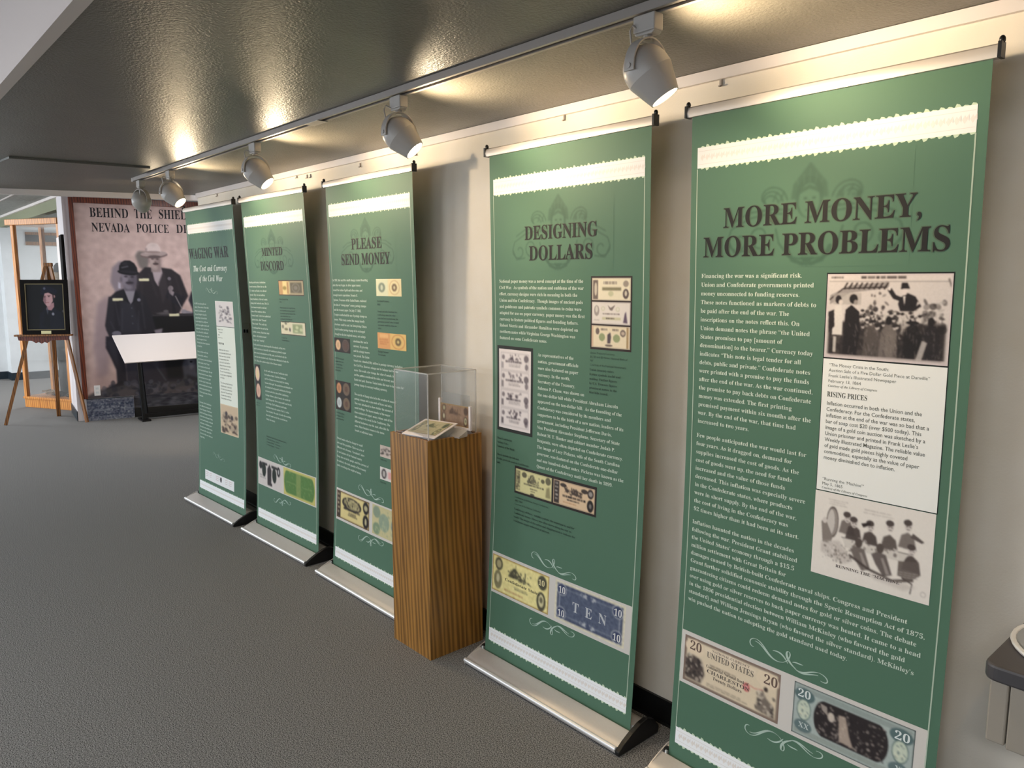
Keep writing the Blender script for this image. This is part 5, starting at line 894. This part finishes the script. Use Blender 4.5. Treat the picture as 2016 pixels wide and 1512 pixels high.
def pic_portrait():
    r = Ras(96, 124, (8, 8, 10)); r.ell(.5, .5, .6, .8, (12, 12, 16), .8, .1)
    r.poly([(.3, 1), (.34, .66), (.5, .52), (.72, .52), (.92, .62), (1, .8), (1, 1)], (17, 19, 30), 1, .006); r.poly([(.4, .9), (.5, .56), (.62, .62), (.6, 1)], (11, 12, 20), .9, .01)
    r.poly([(.52, .56), (.56, .46), (.74, .40), (.74, .5), (.66, .58)], (168, 124, 128), 1, .004)
    r.poly([(.47, .28), (.45, .36), (.49, .43), (.55, .49), (.62, .48), (.71, .38), (.74, .24), (.6, .18), (.5, .2)], (190, 148, 148), 1, .004)
    r.poly([(.47, .28), (.45, .36), (.5, .44), (.53, .42), (.52, .3)], (120, 86, 92), .7, .01); r.ell(.755, .27, .025, .035, (186, 142, 140), 1, .003)
    r.ell(.5, .28, .022, .012, (60, 36, 40), .9, .003).ell(.61, .27, .026, .012, (60, 36, 40), .9, .003); r.line([(.47, .255), (.53, .26)], .012, (50, 32, 34), .9).line([(.57, .245), (.66, .25)], .012, (50, 32, 34), .9)
    r.line([(.535, .28), (.52, .345), (.55, .35)], .012, (140, 100, 104), .8, .003); r.line([(.52, .405), (.6, .40)], .014, (130, 70, 76), .9, .003); r.poly([(.7, .2), (.75, .2), (.76, .3), (.71, .34)], (40, 26, 28), .7, .006)
    r.poly([(.38, .22), (.42, .08), (.52, .035), (.7, .06), (.86, .14), (.8, .22), (.68, .18), (.52, .165), (.46, .24)], (14, 16, 32), 1, .004); r.ell(.5, .09, .03, .03, (92, 94, 108), .9, .006)
    r.poly([(.52, .56), (.56, .5), (.58, .6), (.55, .68)], (76, 80, 92), .8, .006); r.ell(.7, .66, .034, .034, (150, 150, 160), .9, .006).ell(.98, .6, .03, .03, (90, 90, 100), .7, .006)
    return r.grain(1.5, 2)
t = thing('framed_portrait', 'black framed painting of a man in dark uniform and cap on the easel', 'portrait', tuple(em), eth)
t.rotation_euler = (0, 0, eth); fz0, fz1, fx0, fx1 = 1.066, 1.705, -.178, .322; tilt = .06
def fp(x, y, z): return (x, yy-.028+y+(z-fz0)*tilt, z)
def fbox(x0, y0, z0, x1, y1, z1):
    m_ = MB().box(x0, y0, z0, x1, y1, z1); m_.v = [fp(*v) for v in m_.v]; return m_
for bb in ((fx0, -.022, fz0, fx0+.045, .01, fz1), (fx1-.045, -.022, fz0, fx1, .01, fz1), (fx0+.045, -.022, fz1-.045, fx1-.045, .01, fz1), (fx0+.045, -.022, fz0, fx1-.045, .01, fz0+.05)): obj('frame_bar', fbox(*bb), M_frame, t, bevel=.003)
for bb in ((fx0+.045, -.016, fz0+.05, fx0+.055, .0, fz1-.045), (fx1-.055, -.016, fz0+.05, fx1-.045, .0, fz1-.045), (fx0+.055, -.016, fz1-.055, fx1-.055, .0, fz1-.045), (fx0+.055, -.016, fz0+.05, fx1-.055, .0, fz0+.06)): obj('gilt_fillet', fbox(*bb), M_gold, t)
q = Print(lambda u, v, off: np.stack([fx0+.055+np.asarray(u), yy-.028-.004-off+((fz1-.055-np.asarray(v))-fz0)*tilt, fz1-.055-np.asarray(v)], 1)); q.img(0, 0, fx1-fx0-.11, fz1-fz0-.115, pic_portrait(), .0005); q.build('painting', t, M_paper)
obj('name_plate', fbox(.02, -.026, fz0+.008, .125, -.022, fz0+.042), M_brass, t)

# ------------------------------------------------------------------ oak display case beyond the partition
ca, cb = Vector((-11.977, -.4225, 0)), Vector((-11.25, -.037, 0)); cth = math.atan2((cb-ca).y, (cb-ca).x); CW = (cb-ca).length
t = thing('oak_display_case', 'tall glazed honey oak display case seen behind the easel', 'display case', tuple(ca), cth); D_ = .45; ZT = 2.49
obj('base', MB().box(0, 0, 0, CW+.05, D_, .115).box(-.012, -.012, .115, CW+.052, D_+.01, .145), M_oak, t, bevel=.004)
obj('header', MB().box(-.06, -.03, ZT-.075, CW+.055, D_+.03, ZT), M_oak, t, bevel=.005)
for x, y in ((.0, 0.), (CW, 0.), (.0, D_-.05), (CW, D_-.05)): obj('corner_post', MB().box(x, y, .145, x+.05, y+.05, ZT-.075), M_oak, t, bevel=.003)
for bb in ((.05, .02, .145, CW, .024, ZT-.075), (.02, .05, .145, .024, D_-.05, ZT-.075), (CW+.03, .05, .145, CW+.034, D_-.05, ZT-.075)): obj('glass_pane', MB().box(*bb), M_glass, t)
R_ = Matrix.Rotation(cth, 3, 'Z')
def cw(x, y, z): v = R_ @ Vector((x, y, z)); return (ca.x+v.x, ca.y+v.y, z)
g = thing('mannequin', 'dark uniformed display figure inside the right half of the oak case', 'mannequin', cw(CW-.24, .22, .146), cth)
obj('coat', MB().lathe([(.10, .62), (.155, .66), (.145, .85), (.125, 1.0), (.15, 1.2), (.165, 1.36), (.12, 1.44), (.05, 1.47)], 20, Matrix.Diagonal((1, .62, 1, 1))), M_cloth, g, smooth=True)
obj('head', MB().ball((0, 0, 1.62), .075, .09, .11).tube([(0, 0, 1.45), (0, 0, 1.55)], .045, 10), M_rope, g, smooth=True)
obj('hat', MB().lathe([(.13, 1.66), (.13, 1.67), (.088, 1.68), (.08, 1.74), (.05, 1.78), (.01, 1.785)], 20), M_cloth, g, smooth=True)
for s_ in (-1, 1):
    obj('sleeve', MB().tube([(s_*.15, 0, 1.38), (s_*.20, -.01, 1.1), (s_*.17, -.08, .86)], [.058, .048, .038], 10), M_cloth, g, smooth=True)
    obj('trouser_leg', MB().tube([(s_*.07, 0, .72), (s_*.085, .0, .42), (s_*.10, .0, .18)], [.085, .062, .052], 10), M_cloth, g, smooth=True)
    obj('boot', MB().tube([(s_*.10, .0, .26), (s_*.10, .0, .05)], [.055, .048], 10).ball((s_*.105, -.05, .035), .045, .11, .036), M_cloth, g, smooth=True)
g = thing('rope_coil', 'tangled pale rope and straps heaped on the floor of the oak case', 'rope', cw(.40, .20, .146), cth); rs = random.Random(5); mb = MB()
for k_ in range(7):
    cx, cy, rr = rs.uniform(-.2, -.02), rs.uniform(-.07, .1), rs.uniform(.04, .10)
    mb.tube([(cx+rr*math.cos(a_), cy+rr*.6*math.sin(a_), .013+.02*(k_ % 3)+.008*math.sin(3*a_+k_)) for a_ in np.linspace(0, 5.6, 16)], .010, 6)
obj('strands', mb, M_rope, g, smooth=True)
g = thing('leather_harness', 'dark straps hanging in front of the uniformed figure in the oak case', 'harness', cw(CW-.04, .085, .146), cth); mb = MB(); 
for k_ in range(6): x = -.06+.02*k_; mb.tube([(x, .02*math.sin(k_), .95-.05*k_), (x+.015*math.sin(k_*2), .0, .5), (x-.01, .01, .03+.01*k_)], .007, 6)
obj('straps', mb, M_easel, g, smooth=True)
# dark framed picture hung on the end of the mural partition
t = thing('framed_picture', 'dark framed picture hung on the partition edge left of the mural', 'picture', (-10.292, -.146, 0), math.atan2(.116, -.908))
obj('frame', MB().box(.03, .002, 1.70, .36, .032, 2.235), M_frame, t, bevel=.004); obj('glazing_glare', MB().box(.361, .002, 1.71, .80, .028, 2.225), M_board, t)  # opaque pale panel over the glass, reflected light put into its colour
